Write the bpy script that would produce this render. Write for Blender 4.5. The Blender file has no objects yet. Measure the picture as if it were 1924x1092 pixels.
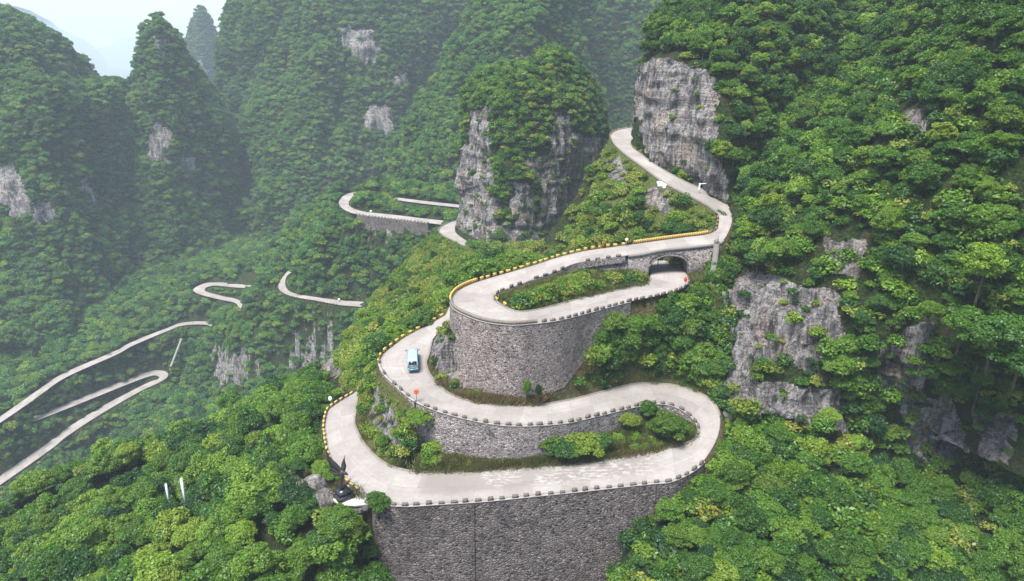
import bpy, math, random
import numpy as np
from mathutils import Vector, Matrix, kdtree, geometry
random.seed(7); RNG = np.random.default_rng(11)
sc = bpy.context.scene
COL = sc.collection

# ------------------------------------------------------------------ camera model (used to survey the photograph)
F, CX, CY, PITCH = 1280.0, 962.0, 546.0, math.radians(19.6)
CP, SP = math.cos(PITCH), math.sin(PITCH)
def ray(px, py):
    u, v = (px-CX)/F, -(py-CY)/F
    return np.array([u, CP+v*SP, -SP+v*CP])
def P(px, py, z):                       # surveyed point at a known level
    d = ray(px, py); return d*(z/d[2])
def Q(px, py, Y):                       # surveyed point at a known distance
    d = ray(px, py); return d*(Y/d[1])
def proj(p):
    p = np.asarray(p, float)
    x, y, z = p[..., 0], p[..., 1], p[..., 2]
    dep = np.maximum(y*CP - z*SP, 1e-3)
    return CX+F*x/dep, CY-F*(y*SP+z*CP)/dep, dep

# ------------------------------------------------------------------ numpy helpers
def _hash(ix, iy, iz, seed):
    h = (ix*374761393 + iy*668265263 + iz*2147483647*7 + seed*1274126177) & 0xffffffff
    h = ((h ^ (h >> 13)) * 1274126177) & 0xffffffff
    h = ((h ^ (h >> 16)) * 2246822519) & 0xffffffff
    return ((h ^ (h >> 15)) & 0xffffff)/float(0xffffff)
def vnoise(p, seed=0):
    p = np.asarray(p, float)
    i = np.floor(p).astype(np.int64); f = p-i; f = f*f*(3-2*f)
    out = 0
    for dx in (0, 1):
        for dy in (0, 1):
            for dz in (0, 1):
                w = (f[:, 0] if dx else 1-f[:, 0])*(f[:, 1] if dy else 1-f[:, 1])*(f[:, 2] if dz else 1-f[:, 2])
                out = out+w*_hash(i[:, 0]+dx, i[:, 1]+dy, i[:, 2]+dz, seed)
    return out*2-1
def fbm(p, scale, oct=4, seed=0, gain=.5):
    p = np.asarray(p, float)/scale; a, t, s = 1., 0., 0.
    for k in range(oct):
        t = t+a*vnoise(p, seed+k*17); s += a; a *= gain; p = p*2.03
    return t/s
def blocks(p, seed=0):
    """random value per irregular block, for broken rock faces"""
    p = np.asarray(p, float); i = np.floor(p).astype(np.int64); best = np.full(len(p), 9.); val = np.zeros(len(p))
    for dx in (-1, 0, 1):
        for dy in (-1, 0, 1):
            for dz in (-1, 0, 1):
                c = i+np.array([dx, dy, dz]); j = np.stack([_hash(c[:, 0], c[:, 1], c[:, 2], seed+k) for k in (1, 2, 3)], 1)
                d = np.sum((c+j-p)**2, 1); m = d < best; best[m] = d[m]; val[m] = _hash(c[m, 0], c[m, 1], c[m, 2], seed+4)
    return val*2-1
def catmull(pts, n, closed=False):
    pts = np.asarray(pts, float); m = len(pts)
    if m == 2 and not closed:
        t = np.linspace(0, 1, n)[:, None]; return pts[0]*(1-t)+pts[1]*t
    if closed:
        t = np.arange(n)*m/n; i = np.floor(t).astype(int); f = (t-i)[:, None]
        g = lambda k: pts[(i+k) % m]
    else:
        t = np.linspace(0, m-1, n); i = np.minimum(np.floor(t).astype(int), m-2); f = (t-i)[:, None]
        ext = np.vstack([2*pts[0]-pts[1], pts, 2*pts[-1]-pts[-2]])
        g = lambda k: ext[i+k+1]
    p0, p1, p2, p3 = g(-1), g(0), g(1), g(2)
    return .5*((2*p1)+(-p0+p2)*f+(2*p0-5*p1+4*p2-p3)*f*f+(-p0+3*p1-3*p2+p3)*f**3)
def resample(pts, step):
    pts = np.asarray(pts, float)
    d = np.r_[0, np.cumsum(np.linalg.norm(np.diff(pts, axis=0), axis=1))]
    n = max(2, int(d[-1]/step)+1); s = np.linspace(0, d[-1], n)
    return np.stack([np.interp(s, d, pts[:, k]) for k in range(pts.shape[1])], 1)
def plan_normals(pts):                   # to the right of the direction of travel
    t = np.gradient(np.asarray(pts)[:, :2], axis=0)
    t /= np.linalg.norm(t, axis=1)[:, None]+1e-9
    return np.stack([t[:, 1], -t[:, 0]], 1)
def in_poly(x, y, poly):
    poly = np.asarray(poly, float); r = np.zeros(np.shape(x), bool); j = len(poly)-1
    for i in range(len(poly)):
        xi, yi = poly[i]; xj, yj = poly[j]
        c = ((yi > y) != (yj > y)) & (x < (xj-xi)*(y-yi)/(yj-yi+1e-12)+xi)
        r ^= c; j = i
    return r
def grid_faces(n, m, closed=False):
    i, j = np.meshgrid(np.arange(n-1), np.arange(m if closed else m-1), indexing='ij')
    j2 = (j+1) % m
    return np.stack([i*m+j, i*m+j2, (i+1)*m+j2, (i+1)*m+j], -1).reshape(-1, 4)

# ------------------------------------------------------------------ object helpers
def mesh(name, v, f, mats, smooth=False, midx=None, attrs=None, uv=None):
    me = bpy.data.meshes.new(name)
    v = np.asarray(v, np.float32)
    if isinstance(f, np.ndarray):
        k = f.shape[1]; nf = len(f); loops = f.astype(np.int32).ravel()
        starts = np.arange(nf, dtype=np.int32)*k; tot = np.full(nf, k, np.int32)
    else:
        nf = len(f); tot = np.array([len(q) for q in f], np.int32)
        loops = np.array([i for q in f for i in q], np.int32)
        starts = np.r_[0, np.cumsum(tot)[:-1]].astype(np.int32)
    me.vertices.add(len(v)); me.vertices.foreach_set('co', v.ravel())
    me.loops.add(len(loops)); me.loops.foreach_set('vertex_index', loops)
    me.polygons.add(nf); me.polygons.foreach_set('loop_start', starts); me.polygons.foreach_set('loop_total', tot)
    for m in (mats if isinstance(mats, (list, tuple)) else [mats]): me.materials.append(m)
    if midx is not None: me.polygons.foreach_set('material_index', np.asarray(midx, np.int32))
    if smooth: me.polygons.foreach_set('use_smooth', np.ones(nf, bool))
    for n, a in (attrs or {}).items():
        me.attributes.new(n, 'FLOAT', 'POINT').data.foreach_set('value', np.asarray(a, np.float32))
    if uv is not None:
        l = me.uv_layers.new(name='UVMap'); l.data.foreach_set('uv', np.asarray(uv, np.float32)[loops].ravel())
    me.update(calc_edges=True); me.validate()
    return me
def obj(name, me, parent=None, loc=(0, 0, 0), rot=(0, 0, 0), scale=(1, 1, 1)):
    o = bpy.data.objects.new(name, me); COL.objects.link(o)
    o.location = loc; o.rotation_euler = rot; o.scale = scale
    if parent is not None: o.parent = parent
    return o
def tag(o, label=None, cat=None, group=None, kind=None):
    if label: o['label'] = label
    if cat: o['category'] = cat
    if group: o['group'] = group
    if kind: o['kind'] = kind
    return o
class MB:
    """collects simple shapes into one mesh"""
    def __init__(s): s.v, s.f = [], []
    def add(s, v, f):
        o = len(s.v); s.v += [tuple(map(float, q)) for q in v]; s.f += [tuple(i+o for i in q) for q in f]; return s
    def box(s, c, d, rz=0, top=(1, 1), bev=0):
        hx, hy, hz = d[0]/2, d[1]/2, d[2]/2; cr, sr = math.cos(rz), math.sin(rz); v = []
        for z, (sx, sy) in ((-hz, (1, 1)), (hz, top)):
            for x, y in ((-hx, -hy), (hx, -hy), (hx, hy), (-hx, hy)):
                x, y = x*sx, y*sy; v.append((c[0]+x*cr-y*sr, c[1]+x*sr+y*cr, c[2]+z))
        return s.add(v, [(3, 2, 1, 0), (4, 5, 6, 7), (0, 1, 5, 4), (1, 2, 6, 5), (2, 3, 7, 6), (3, 0, 4, 7)])
    def tube(s, pts, rad, n=8):
        pts = [Vector(p) for p in pts]; rad = rad if isinstance(rad, (list, tuple)) else [rad]*len(pts); v = []; f = []
        for i, p in enumerate(pts):
            t = (pts[min(i+1, len(pts)-1)]-pts[max(i-1, 0)]).normalized()
            a = t.cross(Vector((0, 0, 1)) if abs(t.z) < .9 else Vector((1, 0, 0))).normalized(); b = t.cross(a)
            for k in range(n):
                w = 2*math.pi*k/n; v.append(p+a*math.cos(w)*rad[i]+b*math.sin(w)*rad[i])
        for i in range(len(pts)-1):
            for k in range(n): f.append((i*n+k, i*n+(k+1) % n, (i+1)*n+(k+1) % n, (i+1)*n+k))
        f.append(tuple(range(n))[::-1]); f.append(tuple((len(pts)-1)*n+k for k in range(n)))
        return s.add(v, f)
    def disc(s, c, r, nrm, th=.04, n=24, r2=None):
        nrm = Vector(nrm).normalized(); c = Vector(c); return s.tube([c-nrm*th/2, c+nrm*th/2], [r, r2 or r], n)
    def build(s, name, mat, parent=None, bevel=0, **k):
        me = mesh(name, s.v, s.f, mat)
        if bevel:
            import bmesh
            bm = bmesh.new(); bm.from_mesh(me); bmesh.ops.bevel(bm, geom=bm.edges[:], offset=bevel, segments=2, affect='EDGES'); bm.to_mesh(me); bm.free()
        return obj(name, me, parent, **k)

# ------------------------------------------------------------------ materials
class NT:
    def __init__(s, name):
        s.m = bpy.data.materials.new(name); s.m.use_nodes = True; s.t = s.m.node_tree; s.t.nodes.clear()
        s.out = s.n('ShaderNodeOutputMaterial')
    def n(s, typ, **k):
        nd = s.t.nodes.new(typ)
        for a, b in k.items():
            if a.startswith('i_'):
                key = a[2:]; key = int(key) if key.isdigit() else key.replace('_', ' ')
                s.set(nd, key, b)
            else: setattr(nd, a, b)
        return nd
    def set(s, nd, key, val):
        if isinstance(val, bpy.types.NodeSocket): s.t.links.new(val, nd.inputs[key])
        elif isinstance(val, bpy.types.Node): s.t.links.new(val.outputs[0], nd.inputs[key])
        else: nd.inputs[key].default_value = val
    def math(s, op, a, b=0., c=None, clamp=False):
        nd = s.n('ShaderNodeMath', operation=op, use_clamp=clamp); s.set(nd, 0, a); s.set(nd, 1, b)
        if c is not None: s.set(nd, 2, c)
        return nd.outputs[0]
    def mix(s, f, a, b, mode='MIX'):
        nd = s.n('ShaderNodeMix', data_type='RGBA', blend_type=mode); s.set(nd, 0, f); s.set(nd, 6, a); s.set(nd, 7, b); return nd.outputs[2]
    def ramp(s, f, stops, interp='LINEAR'):
        nd = s.n('ShaderNodeValToRGB'); s.set(nd, 0, f); r = nd.color_ramp; r.interpolation = interp
        while len(r.elements) < len(stops): r.elements.new(.5)
        for e, (p, c) in zip(r.elements, stops):
            e.position = p; e.color = (*(c if isinstance(c, (tuple, list)) else (c, c, c)), 1)
        return nd.outputs[0]
    def noise(s, vec, scale, detail=4, rough=.55, dist=0.):
        nd = s.n('ShaderNodeTexNoise'); s.set(nd, 'Vector', vec); s.set(nd, 'Scale', scale); s.set(nd, 'Detail', detail); s.set(nd, 'Roughness', rough); s.set(nd, 'Distortion', dist)
        return nd.outputs[0]
    def mapping(s, vec, scale=(1, 1, 1), loc=(0, 0, 0), rot=(0, 0, 0)):
        nd = s.n('ShaderNodeMapping'); s.set(nd, 'Vector', vec); s.set(nd, 'Scale', scale); s.set(nd, 'Location', loc); s.set(nd, 'Rotation', rot); return nd.outputs[0]
    def pos(s): return s.n('ShaderNodeNewGeometry').outputs['Position']
    def ocoord(s): return s.n('ShaderNodeTexCoord').outputs['Object']
    def attr(s, name): return s.n('ShaderNodeAttribute', attribute_name=name).outputs['Fac']
    def bump(s, h, strength=.5, dist=.1):
        nd = s.n('ShaderNodeBump'); s.set(nd, 'Height', h); s.set(nd, 'Strength', strength); s.set(nd, 'Distance', dist); return nd.outputs[0]
    def bsdf(s, col, rough=.8, metal=0., normal=None, spec=.3, coat=0.):
        b = s.n('ShaderNodeBsdfPrincipled'); s.set(b, 'Base Color', col if not isinstance(col, tuple) else (*col, 1)); s.set(b, 'Roughness', rough); s.set(b, 'Metallic', metal)
        s.set(b, 'Specular IOR Level', spec)
        if coat: s.set(b, 'Coat Weight', coat)
        if normal is not None: s.set(b, 'Normal', normal)
        s.t.links.new(b.outputs[0], s.out.inputs[0]); return s.m
def C4(c): return (*c, 1)

def m_simple(name, col, rough=.6, metal=0., var=.15, scale=3., spec=.3, coat=0.):
    t = NT(name); p = t.ocoord()
    n = t.noise(p, scale, 5, .6)
    k = t.mix(n, C4(tuple(c*(1-var*1.6) for c in col)), C4(tuple(min(1, c*(1+var)) for c in col)))
    return t.bsdf(k, t.math('MULTIPLY_ADD', n, .2, rough-.1), metal, spec=spec, coat=coat)

def rock_nodes(t, p, light=(.37, .345, .33), dark=(.045, .041, .043), warm=(.42, .32, .22)):
    warp = t.noise(p, .1, 3)
    vert = t.noise(t.mapping(p, (.42, .42, .045)), 1.0, 7, .66, .9)                    # water stains running down
    vfin = t.noise(t.mapping(p, (1.7, 1.7, .22)), 1.0, 6, .7, .4)                       # narrow streaks
    strat = t.noise(t.mapping(p, (.06, .06, 1.1)), 1.0, 6, .65, .5)                     # bedding
    fine = t.noise(p, 2.2, 9, .72)
    jn = t.noise(t.mapping(p, (.35, .35, .09)), 1.0, 4, .6, 1.2)
    crack = t.ramp(t.math('ABSOLUTE', t.math('ADD', jn, -.5)), [(0., 0.), (.012, .7), (.04, 1.)])
    bed = t.ramp(t.math('ABSOLUTE', t.math('ADD', strat, -.5)), [(0., .25), (.02, .8), (.06, 1.)])
    a = t.math('ADD', t.math('MULTIPLY', vert, .42), t.math('ADD', t.math('MULTIPLY', vfin, .30), t.math('ADD', t.math('MULTIPLY', strat, .18), t.math('MULTIPLY', fine, .22))))
    c = t.ramp(a, [(.445, dark), (.52, tuple(.35*x+.65*y for x, y in zip(light, dark))), (.585, light), (.69, tuple(min(1, x*1.7) for x in light))])
    c = t.mix(t.math('MULTIPLY', t.ramp(warp, [(.54, 0.), (.68, 1.)]), .5), c, t.mix(1., c, C4((1.3, 1.0, .72)), 'MULTIPLY'))
    c = t.mix(1., c, t.math('MULTIPLY_ADD', crack, .65, .35), 'MULTIPLY'); c = t.mix(1., c, t.math('MULTIPLY_ADD', bed, .5, .5), 'MULTIPLY')
    h = t.math('ADD', t.math('MULTIPLY', fine, 1.0), t.math('ADD', t.math('MULTIPLY', crack, .35), t.math('ADD', t.math('MULTIPLY', strat, 1.2), t.math('ADD', vert, vfin))))
    return c, h
def m_rock(name, **k):
    t = NT(name); p = t.pos(); c, h = rock_nodes(t, p, **k)
    return t.bsdf(c, .9, normal=t.bump(h, .9, .9), spec=.2)
def m_ground(name):
    """earth and low growth, turning to bare limestone where the 'rock' attribute says so"""
    t = NT(name); p = t.pos(); c, h = rock_nodes(t, p)
    n1, n2, n3 = t.noise(p, .25, 5), t.noise(p, 1.6, 6, .7), t.noise(p, .06, 3)
    g = t.ramp(n2, [(.32, (.010, .022, .005)), (.5, (.028, .052, .011)), (.7, (.07, .11, .025))])
    soil = t.ramp(n2, [(.3, (.05, .035, .02)), (.7, (.14, .10, .06))])
    g = t.mix(t.math('MULTIPLY', t.ramp(n1, [(.5, 0.), (.66, 1.)]), .6), g, soil)
    lush = t.ramp(n2, [(.3, (.07, .105, .018)), (.5, (.14, .185, .036)), (.7, (.23, .24, .075))])
    g = t.mix(t.math('MULTIPLY', t.attr('lush'), .85), g, lush)
    g = t.mix(t.ramp(t.attr('dry'), [(.2, 0.), (.8, .85)]), g, t.ramp(n2, [(.3, (.10, .105, .035)), (.5, (.20, .145, .075)), (.7, (.25, .20, .11))]))
    k = t.math('ADD', t.attr('rock'), t.math('MULTIPLY_ADD', n1, .9, -.45))
    f = t.ramp(k, [(.45, 0.), (.58, 1.)])
    return t.bsdf(t.mix(f, g, c), .92, normal=t.bump(t.math('ADD', h, n2), 1., 1.1), spec=.15)
def m_leaf(name, dark, mid, light, trans=.3):
    t = NT(name)
    rnd = t.n('ShaderNodeObjectInfo').outputs['Random']
    isl = t.n('ShaderNodeNewGeometry').outputs['Random Per Island']
    big = t.noise(t.pos(), .022, 4, .6)
    v = t.math('ADD', t.math('MULTIPLY', rnd, .62), t.math('MULTIPLY', isl, .38))
    v = t.math('ADD', v, t.math('MULTIPLY_ADD', big, .9, -.45))
    c = t.ramp(v, [(.05, dark), (.5, mid), (.95, light)])
    warm = t.ramp(t.math('FRACT', t.math('MULTIPLY', rnd, 7.31)), [(.8, 0.), (.95, .45)])
    c = t.mix(warm, c, C4((light[0]*1.15, light[1]*.86, light[2]*.9)))
    d = t.n('ShaderNodeBsdfDiffuse'); t.set(d, 0, c)
    tr = t.n('ShaderNodeBsdfTranslucent'); t.set(tr, 0, t.mix(.5, c, C4((light[0]*1.1, light[1]*1.2, light[2]*.6))))
    gl = t.n('ShaderNodeBsdfGlossy'); t.set(gl, 'Roughness', .45); t.set(gl, 0, (.8, .85, .9, 1))
    m1 = t.n('ShaderNodeMixShader'); t.set(m1, 0, trans); t.t.links.new(d.outputs[0], m1.inputs[1]); t.t.links.new(tr.outputs[0], m1.inputs[2])
    m2 = t.n('ShaderNodeMixShader'); t.set(m2, 0, .025); t.t.links.new(m1.outputs[0], m2.inputs[1]); t.t.links.new(gl.outputs[0], m2.inputs[2])
    t.t.links.new(m2.outputs[0], t.out.inputs[0]); return t.m
def m_masonry(name, stone, mortar, size=.45, stain=.5):
    t = NT(name); p = t.pos()
    w = t.n('ShaderNodeVectorMath', operation='ADD'); t.set(w, 0, p)
    nn = t.n('ShaderNodeTexNoise'); t.set(nn, 'Vector', p); t.set(nn, 'Scale', 1.4)
    sc_ = t.n('ShaderNodeVectorMath', operation='SCALE'); t.set(sc_, 0, nn.outputs[1]); t.set(sc_, 'Scale', .35); t.set(w, 1, sc_.outputs[0])
    q = t.mapping(w.outputs[0], (1/size, 1/size, 1.45/size))
    ve = t.n('ShaderNodeTexVoronoi', feature='DISTANCE_TO_EDGE'); t.set(ve, 'Vector', q); t.set(ve, 'Scale', 1.)
    vc = t.n('ShaderNodeTexVoronoi', feature='F1'); t.set(vc, 'Vector', q); t.set(vc, 'Scale', 1.)
    sep = t.n('ShaderNodeSeparateColor'); t.set(sep, 0, vc.outputs['Color'])
    r = sep.outputs[0]
    st = t.ramp(r, [(0., tuple(x*.16 for x in stone)), (.16, tuple(x*.3 for x in stone)), (.3, tuple(x*.8 for x in stone)), (.75, stone), (1., tuple(x*1.7 for x in stone))])
    e = t.ramp(ve.outputs[0], [(.03, 1.), (.13, 0.)])
    fine = t.noise(p, 5., 6, .7); big = t.noise(t.mapping(p, (.12, .12, .05)), 1., 5, .6); mid = t.noise(p, .5, 5, .6)
    c = t.mix(e, st, C4(mortar))
    c = t.mix(1., c, t.ramp(fine, [(.3, .62), (.7, 1.35)]), 'MULTIPLY')
    c = t.mix(1., c, t.ramp(mid, [(.3, .7), (.7, 1.22)]), 'MULTIPLY')
    c = t.mix(t.math('MULTIPLY', t.ramp(big, [(.48, 0.), (.66, 1.)]), stain), c, C4(tuple(x*.33 for x in stone)))
    moss = t.ramp(t.noise(p, .22, 4, .6), [(.6, 0.), (.72, .35)])
    c = t.mix(moss, c, C4((.06, .075, .03)))
    str_ = t.ramp(t.noise(t.mapping(p, (1.1, 1.1, .12)), 1., 5, .7), [(.66, 0.), (.72, .8)])
    c = t.mix(t.math('MULTIPLY', str_, t.ramp(mid, [(.5, 0.), (.62, 1.)])), c, C4((.012, .011, .012)))
    h = t.math('ADD', t.ramp(ve.outputs[0], [(0., 0.), (.15, .8), (.4, 1.)]), t.math('ADD', t.math('MULTIPLY', fine, .35), t.math('MULTIPLY', r, .3)))
    return t.bsdf(c, .92, normal=t.bump(h, 1., .25), spec=.2)
def m_road(name):
    t = NT(name); p = t.pos()
    uvn = t.n('ShaderNodeUVMap', uv_map='UVMap'); sp = t.n('ShaderNodeSeparateXYZ'); t.set(sp, 0, uvn.outputs[0]); u, v = sp.outputs[0], sp.outputs[1]
    n1, n2, n3 = t.noise(p, .18, 5, .6), t.noise(p, 1.3, 7, .7), t.noise(p, 9., 4, .7)
    c = t.ramp(n1, [(.3, (.245, .222, .2)), (.7, (.33, .302, .275))])
    # cast slabs, each a little different
    slab = t.n('ShaderNodeTexWhiteNoise', noise_dimensions='2D'); cmb = t.n('ShaderNodeCombineXYZ')
    t.set(cmb, 0, t.math('FLOOR', t.math('MULTIPLY', u, 2.))); t.set(cmb, 1, t.math('FLOOR', t.math('MULTIPLY', v, .2))); t.set(slab, 'Vector', cmb.outputs[0])
    c = t.mix(1., c, t.ramp(slab.outputs[0], [(0., .86), (1., 1.08)]), 'MULTIPLY')
    joint = t.math('LESS_THAN', t.math('PINGPONG', v, 2.5), .035)
    mid = t.math('LESS_THAN', t.math('ABSOLUTE', t.math('ADD', u, -.5)), .006)
    c = t.mix(t.math('MULTIPLY', t.math('MAXIMUM', joint, mid), .6), c, C4((.17, .16, .15)))
    c = t.mix(1., c, t.ramp(n2, [(.25, .82), (.5, 1.), (.75, 1.1)]), 'MULTIPLY')
    c = t.mix(1., c, t.ramp(n3, [(.3, .93), (.7, 1.05)]), 'MULTIPLY')
    edge = t.math('MULTIPLY', t.math('ABSOLUTE', t.math('ADD', u, -.5)), 2.)
    dirt = t.ramp(t.math('ADD', edge, t.math('MULTIPLY_ADD', n2, .5, -.25)), [(.86, 0.), (1.0, .75)])
    c = t.mix(dirt, c, C4((.17, .15, .115)))
    # tyre wear
    track = t.ramp(t.math('PINGPONG', t.math('MULTIPLY', u, 4.), .5), [(.25, 0.), (.48, .4)])
    c = t.mix(t.math('MULTIPLY', track, n1), c, C4((.22, .21, .2)))
    # the damp repaired inner lane of the lowest road with its pale scoured patches
    lane = t.attr('lane')
    c = t.mix(t.math('MULTIPLY', lane, .72), c, C4((.19, .176, .155)))
    sc2 = t.math('MULTIPLY', t.ramp(t.noise(t.mapping(p, (.5, 1.2, 1.)), 1.5, 7, .75), [(.5, 0.), (.56, 1.)]), t.ramp(t.noise(p, .085, 2), [(.5, 0.), (.56, 1.)]))
    c = t.mix(t.math('MULTIPLY', t.math('MULTIPLY', lane, sc2), .6), c, C4((.42, .40, .37)))
    return t.bsdf(c, .85, normal=t.bump(t.math('ADD', n2, t.math('MULTIPLY', n3, .5)), .12, .05), spec=.15)
def m_stripe(name, y=(.54, .345, .075), k=(.05, .042, .035), freq=2.6, ax=(1., 0., .75)):
    t = NT(name); sp = t.n('ShaderNodeSeparateXYZ'); t.set(sp, 0, t.ocoord())
    s = t.math('ADD', t.math('MULTIPLY', sp.outputs[0], ax[0]), t.math('ADD', t.math('MULTIPLY', sp.outputs[1], ax[1]), t.math('MULTIPLY', sp.outputs[2], ax[2])))
    f = t.math('LESS_THAN', t.math('FRACT', t.math('MULTIPLY', s, freq)), .42)
    n = t.noise(t.pos(), 4., 6, .7)
    nz = t.n('ShaderNodeSeparateXYZ'); t.set(nz, 0, t.n('ShaderNodeNewGeometry').outputs['Normal'])
    f = t.math('MULTIPLY', f, t.math('LESS_THAN', nz.outputs[2], .7))
    c = t.mix(f, C4(y), C4(k)); c = t.mix(t.ramp(n, [(.5, 0.), (.75, .5)]), c, C4((.3, .25, .17)))
    return t.bsdf(c, .7)
def m_stripe_uv(name):
    t = NT(name); uvn = t.n('ShaderNodeUVMap', uv_map='UVMap'); sp = t.n('ShaderNodeSeparateXYZ'); t.set(sp, 0, uvn.outputs[0])
    f = t.math('LESS_THAN', t.math('FRACT', t.math('MULTIPLY', t.math('ADD', sp.outputs[0], t.math('MULTIPLY', sp.outputs[1], .5)), 2.2)), .42)
    nz = t.n('ShaderNodeSeparateXYZ'); t.set(nz, 0, t.n('ShaderNodeNewGeometry').outputs['Normal'])
    f = t.math('MULTIPLY', f, t.math('LESS_THAN', t.math('ABSOLUTE', nz.outputs[2]), .7))
    n = t.noise(t.pos(), 4., 6, .7)
    c = t.mix(f, C4((.54, .345, .075)), C4((.06, .05, .04))); c = t.mix(t.ramp(n, [(.5, 0.), (.75, .5)]), c, C4((.3, .25, .17)))
    return t.bsdf(c, .7)

M = dict(
    ground=m_ground('earth_and_growth'), rock=m_rock('limestone'),
    road=m_road('worn_concrete'),
    wall_dark=m_masonry('dark_rubble_masonry', (.175, .145, .136), (.24, .212, .2), .54, .38),
    wall_mid=m_masonry('grey_rubble_masonry', (.335, .29, .278), (.40, .36, .345), .42, .25),
    wall_loop=m_masonry('brown_grey_masonry', (.345, .292, .272), (.40, .35, .325), .36, .4),
    coping=m_simple('weathered_coping', (.3, .275, .25), .85, var=.3, scale=1.2),
    merlon=m_simple('weathered_merlon', (.16, .14, .12), .9, var=.45, scale=2.5),
    merlon_tan=m_simple('brown_block', (.2, .15, .1), .9, var=.4, scale=2.5),
    yellow_cap=m_simple('faded_yellow_paint', (.5, .36, .12), .8, var=.3, scale=5),
    stripe=m_stripe('yellow_black_stripes'), stripe_uv=m_stripe_uv('yellow_black_rail'),
    kerb=m_simple('kerb_concrete', (.2, .18, .155), .9, var=.35, scale=1.5),
    bark=m_simple('bark', (.09, .07, .05), .9, var=.4, scale=2),
    leaf=m_leaf('broadleaf', (.024, .074, .005), (.058, .146, .008), (.125, .235, .017)),
    leaf_dark=m_leaf('dark_leaf', (.011, .044, .006), (.028, .09, .009), (.06, .145, .014)),
    leaf_bright=m_leaf('bright_leaf', (.06, .13, .008), (.115, .215, .013), (.19, .30, .025)),
    leaf_far=m_leaf('distant_leaf', (.022, .082, .012), (.050, .155, .020), (.11, .25, .034)),
    leaf_shrub=m_leaf('shrub_leaf', (.08, .125, .010), (.155, .21, .02), (.25, .285, .045)),
)
# ------------------------------------------------------------------ roads, surveyed as pairs of edge points with a level
R_MAIN = [  # upper road, bend, bridge, loop, underpass
 (1232,233,1236,245,-25.9),(1194,238,1202,254,-27),(1160,245,1188,262,-27.9),(1147,254,1185,270,-28.4),(1152,269,1190,279,-28.9),(1172,288,1204,290,-29.6),
 (1205,312,1232,311,-31.2),(1250,345,1280,338,-34),(1300,371,1324,358,-36.5),(1336,391,1358,379,-38.6),(1348,404,1373,394,-39.6),
 (1350,419,1375,418,-40.4),(1345,433,1362,448,-41.2),(1325,441,1346,457,-41.8),(1285,446,1300,463,-42.2),(1240,452,1250,468,-42.6),(1190,459,1208,476,-43),(1145,465,1150,484,-43.6),
 (1097,472,1083,495,-44.2),(1051,483,1042,512,-44.8),(998,500,1009,522,-45.2),(957,512,975,535,-45.5),(899,529,942,546,-45.9),
 (866,543,931,555,-46),(850,560,929,562,-46),(854,578,934,568,-46),(878,592,945,575,-46),(912,604,957,581,-46),(960,610,975,586,-46),
 (1005,607,1000,584,-46.1),(1050,601,1040,575,-46.3),(1100,589,1100,559,-46.7),(1178,568,1170,544,-47.3),(1240,555,1212,535,-47.8),(1284,541,1221,524,-48.2),
 (1293,522,1222,508,-48.5),(1280,503,1220,497,-48.8)]
_dz = {17: -.3, 18: -.6, 19: -.8, 20: -.95, 32: -.8, 33: -.4, 34: -.1}
R_MAIN = [(*r[:4], r[4]+(_dz.get(i, -1.05) if 17 <= i <= 34 else 0)) for i, r in enumerate(R_MAIN)]
NB = (13, 16)   # stations of the road that lie on the bridge deck
R_BUS = [
 (837,592,838,612,-57),(806,610,822,627,-58),(786,620,812,640,-58.5),(759,635,809,650,-59),(740,649,806,664,-59.3),(722,664,802,674,-59.6),
 (715,676,800,682,-59.8),(716,688,802,692,-60),(724,703,806,702,-60.3),(740,719,815,715,-60.5),(759,736,826,726,-60.8),(780,752,840,737,-61),
 (810,766,860,747,-61.3),(850,779,885,755,-61.6),(896,790,920,760,-62),(932,796,950,762,-62.3),(970,799,985,762,-62.6),(1015,798,1015,761,-63),
 (1068,793,1060,754,-63.4),(1104,785,1095,746,-63.8),(1162,771,1145,733,-64.3),(1205,761,1190,722,-64.8),(1243,758,1225,721,-65.2),(1270,764,1265,724,-65.7),
 (1290,775,1306,735,-66.2),(1304,787,1338,754,-66.6),(1313,802,1352,780,-67),(1314,815,1351,812,-67.4),(1305,826,1336,846,-67.8),(1288,834,1310,878,-68.3),
 (1258,841,1265,902,-68.7),(1229,850,1225,907,-68.9),(1165,860,1160,914,-69.2),(1100,867,1089,922,-69.5),(1010,877,1000,931,-69.8),(923,884,911,940,-70.1),
 (840,887,818,946,-70.4),(785,887,760,949,-70.6),(748,881,715,944,-70.8),(722,870,685,928,-71),(700,852,655,905,-71.2),(683,832,632,880,-71.4),
 (672,812,618,852,-71.6),(666,795,612,822,-71.8),(667,780,611,798,-72),(669,764,617,772,-72.2),(671,750,632,759,-72.4),(675,738,651,747,-72.7),(692,727,674,733,-73)]
R_PIL = [(925,492,920,470,-78.5),(905,482,905,467,-79),(876,466,884,457,-79.5),(853,454,866,446,-80),(831,442,857,438,-80.5),(825,433,855,430,-81),(831,426,857,422,-81.5),(848,418,862,415,-82),(880,412,884,408,-83)]
R_ARM = [(905,388,905,395,-88.7),(865,385,865,391,-89),(800,378,800,384,-89.5),(745,371,745,377,-90),(700,364,700,371,-90.5),(674,361,676,369,-91),(656,363,664,372,-91.3),(643,369,658,377,-91.6),
 (636,380,656,384,-92),(641,391,660,389,-92.3),(660,401,670,394,-92.6),(690,406,694,399,-93),(740,412,742,404,-93.5),(790,418,792,410,-94),(835,424,837,415,-94.5)]
R_SPUR = [(542,508,550,511,-137.5),(534,517,539,520,-138.5),(523,534,537,534,-139),(526,547,543,546,-139.5),(549,558,561,553,-140),(593,566,600,559,-140.5),(637,574,640,564,-141),(680,578,684,567,-141.5),(725,584,727,573,-142)]
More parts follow.
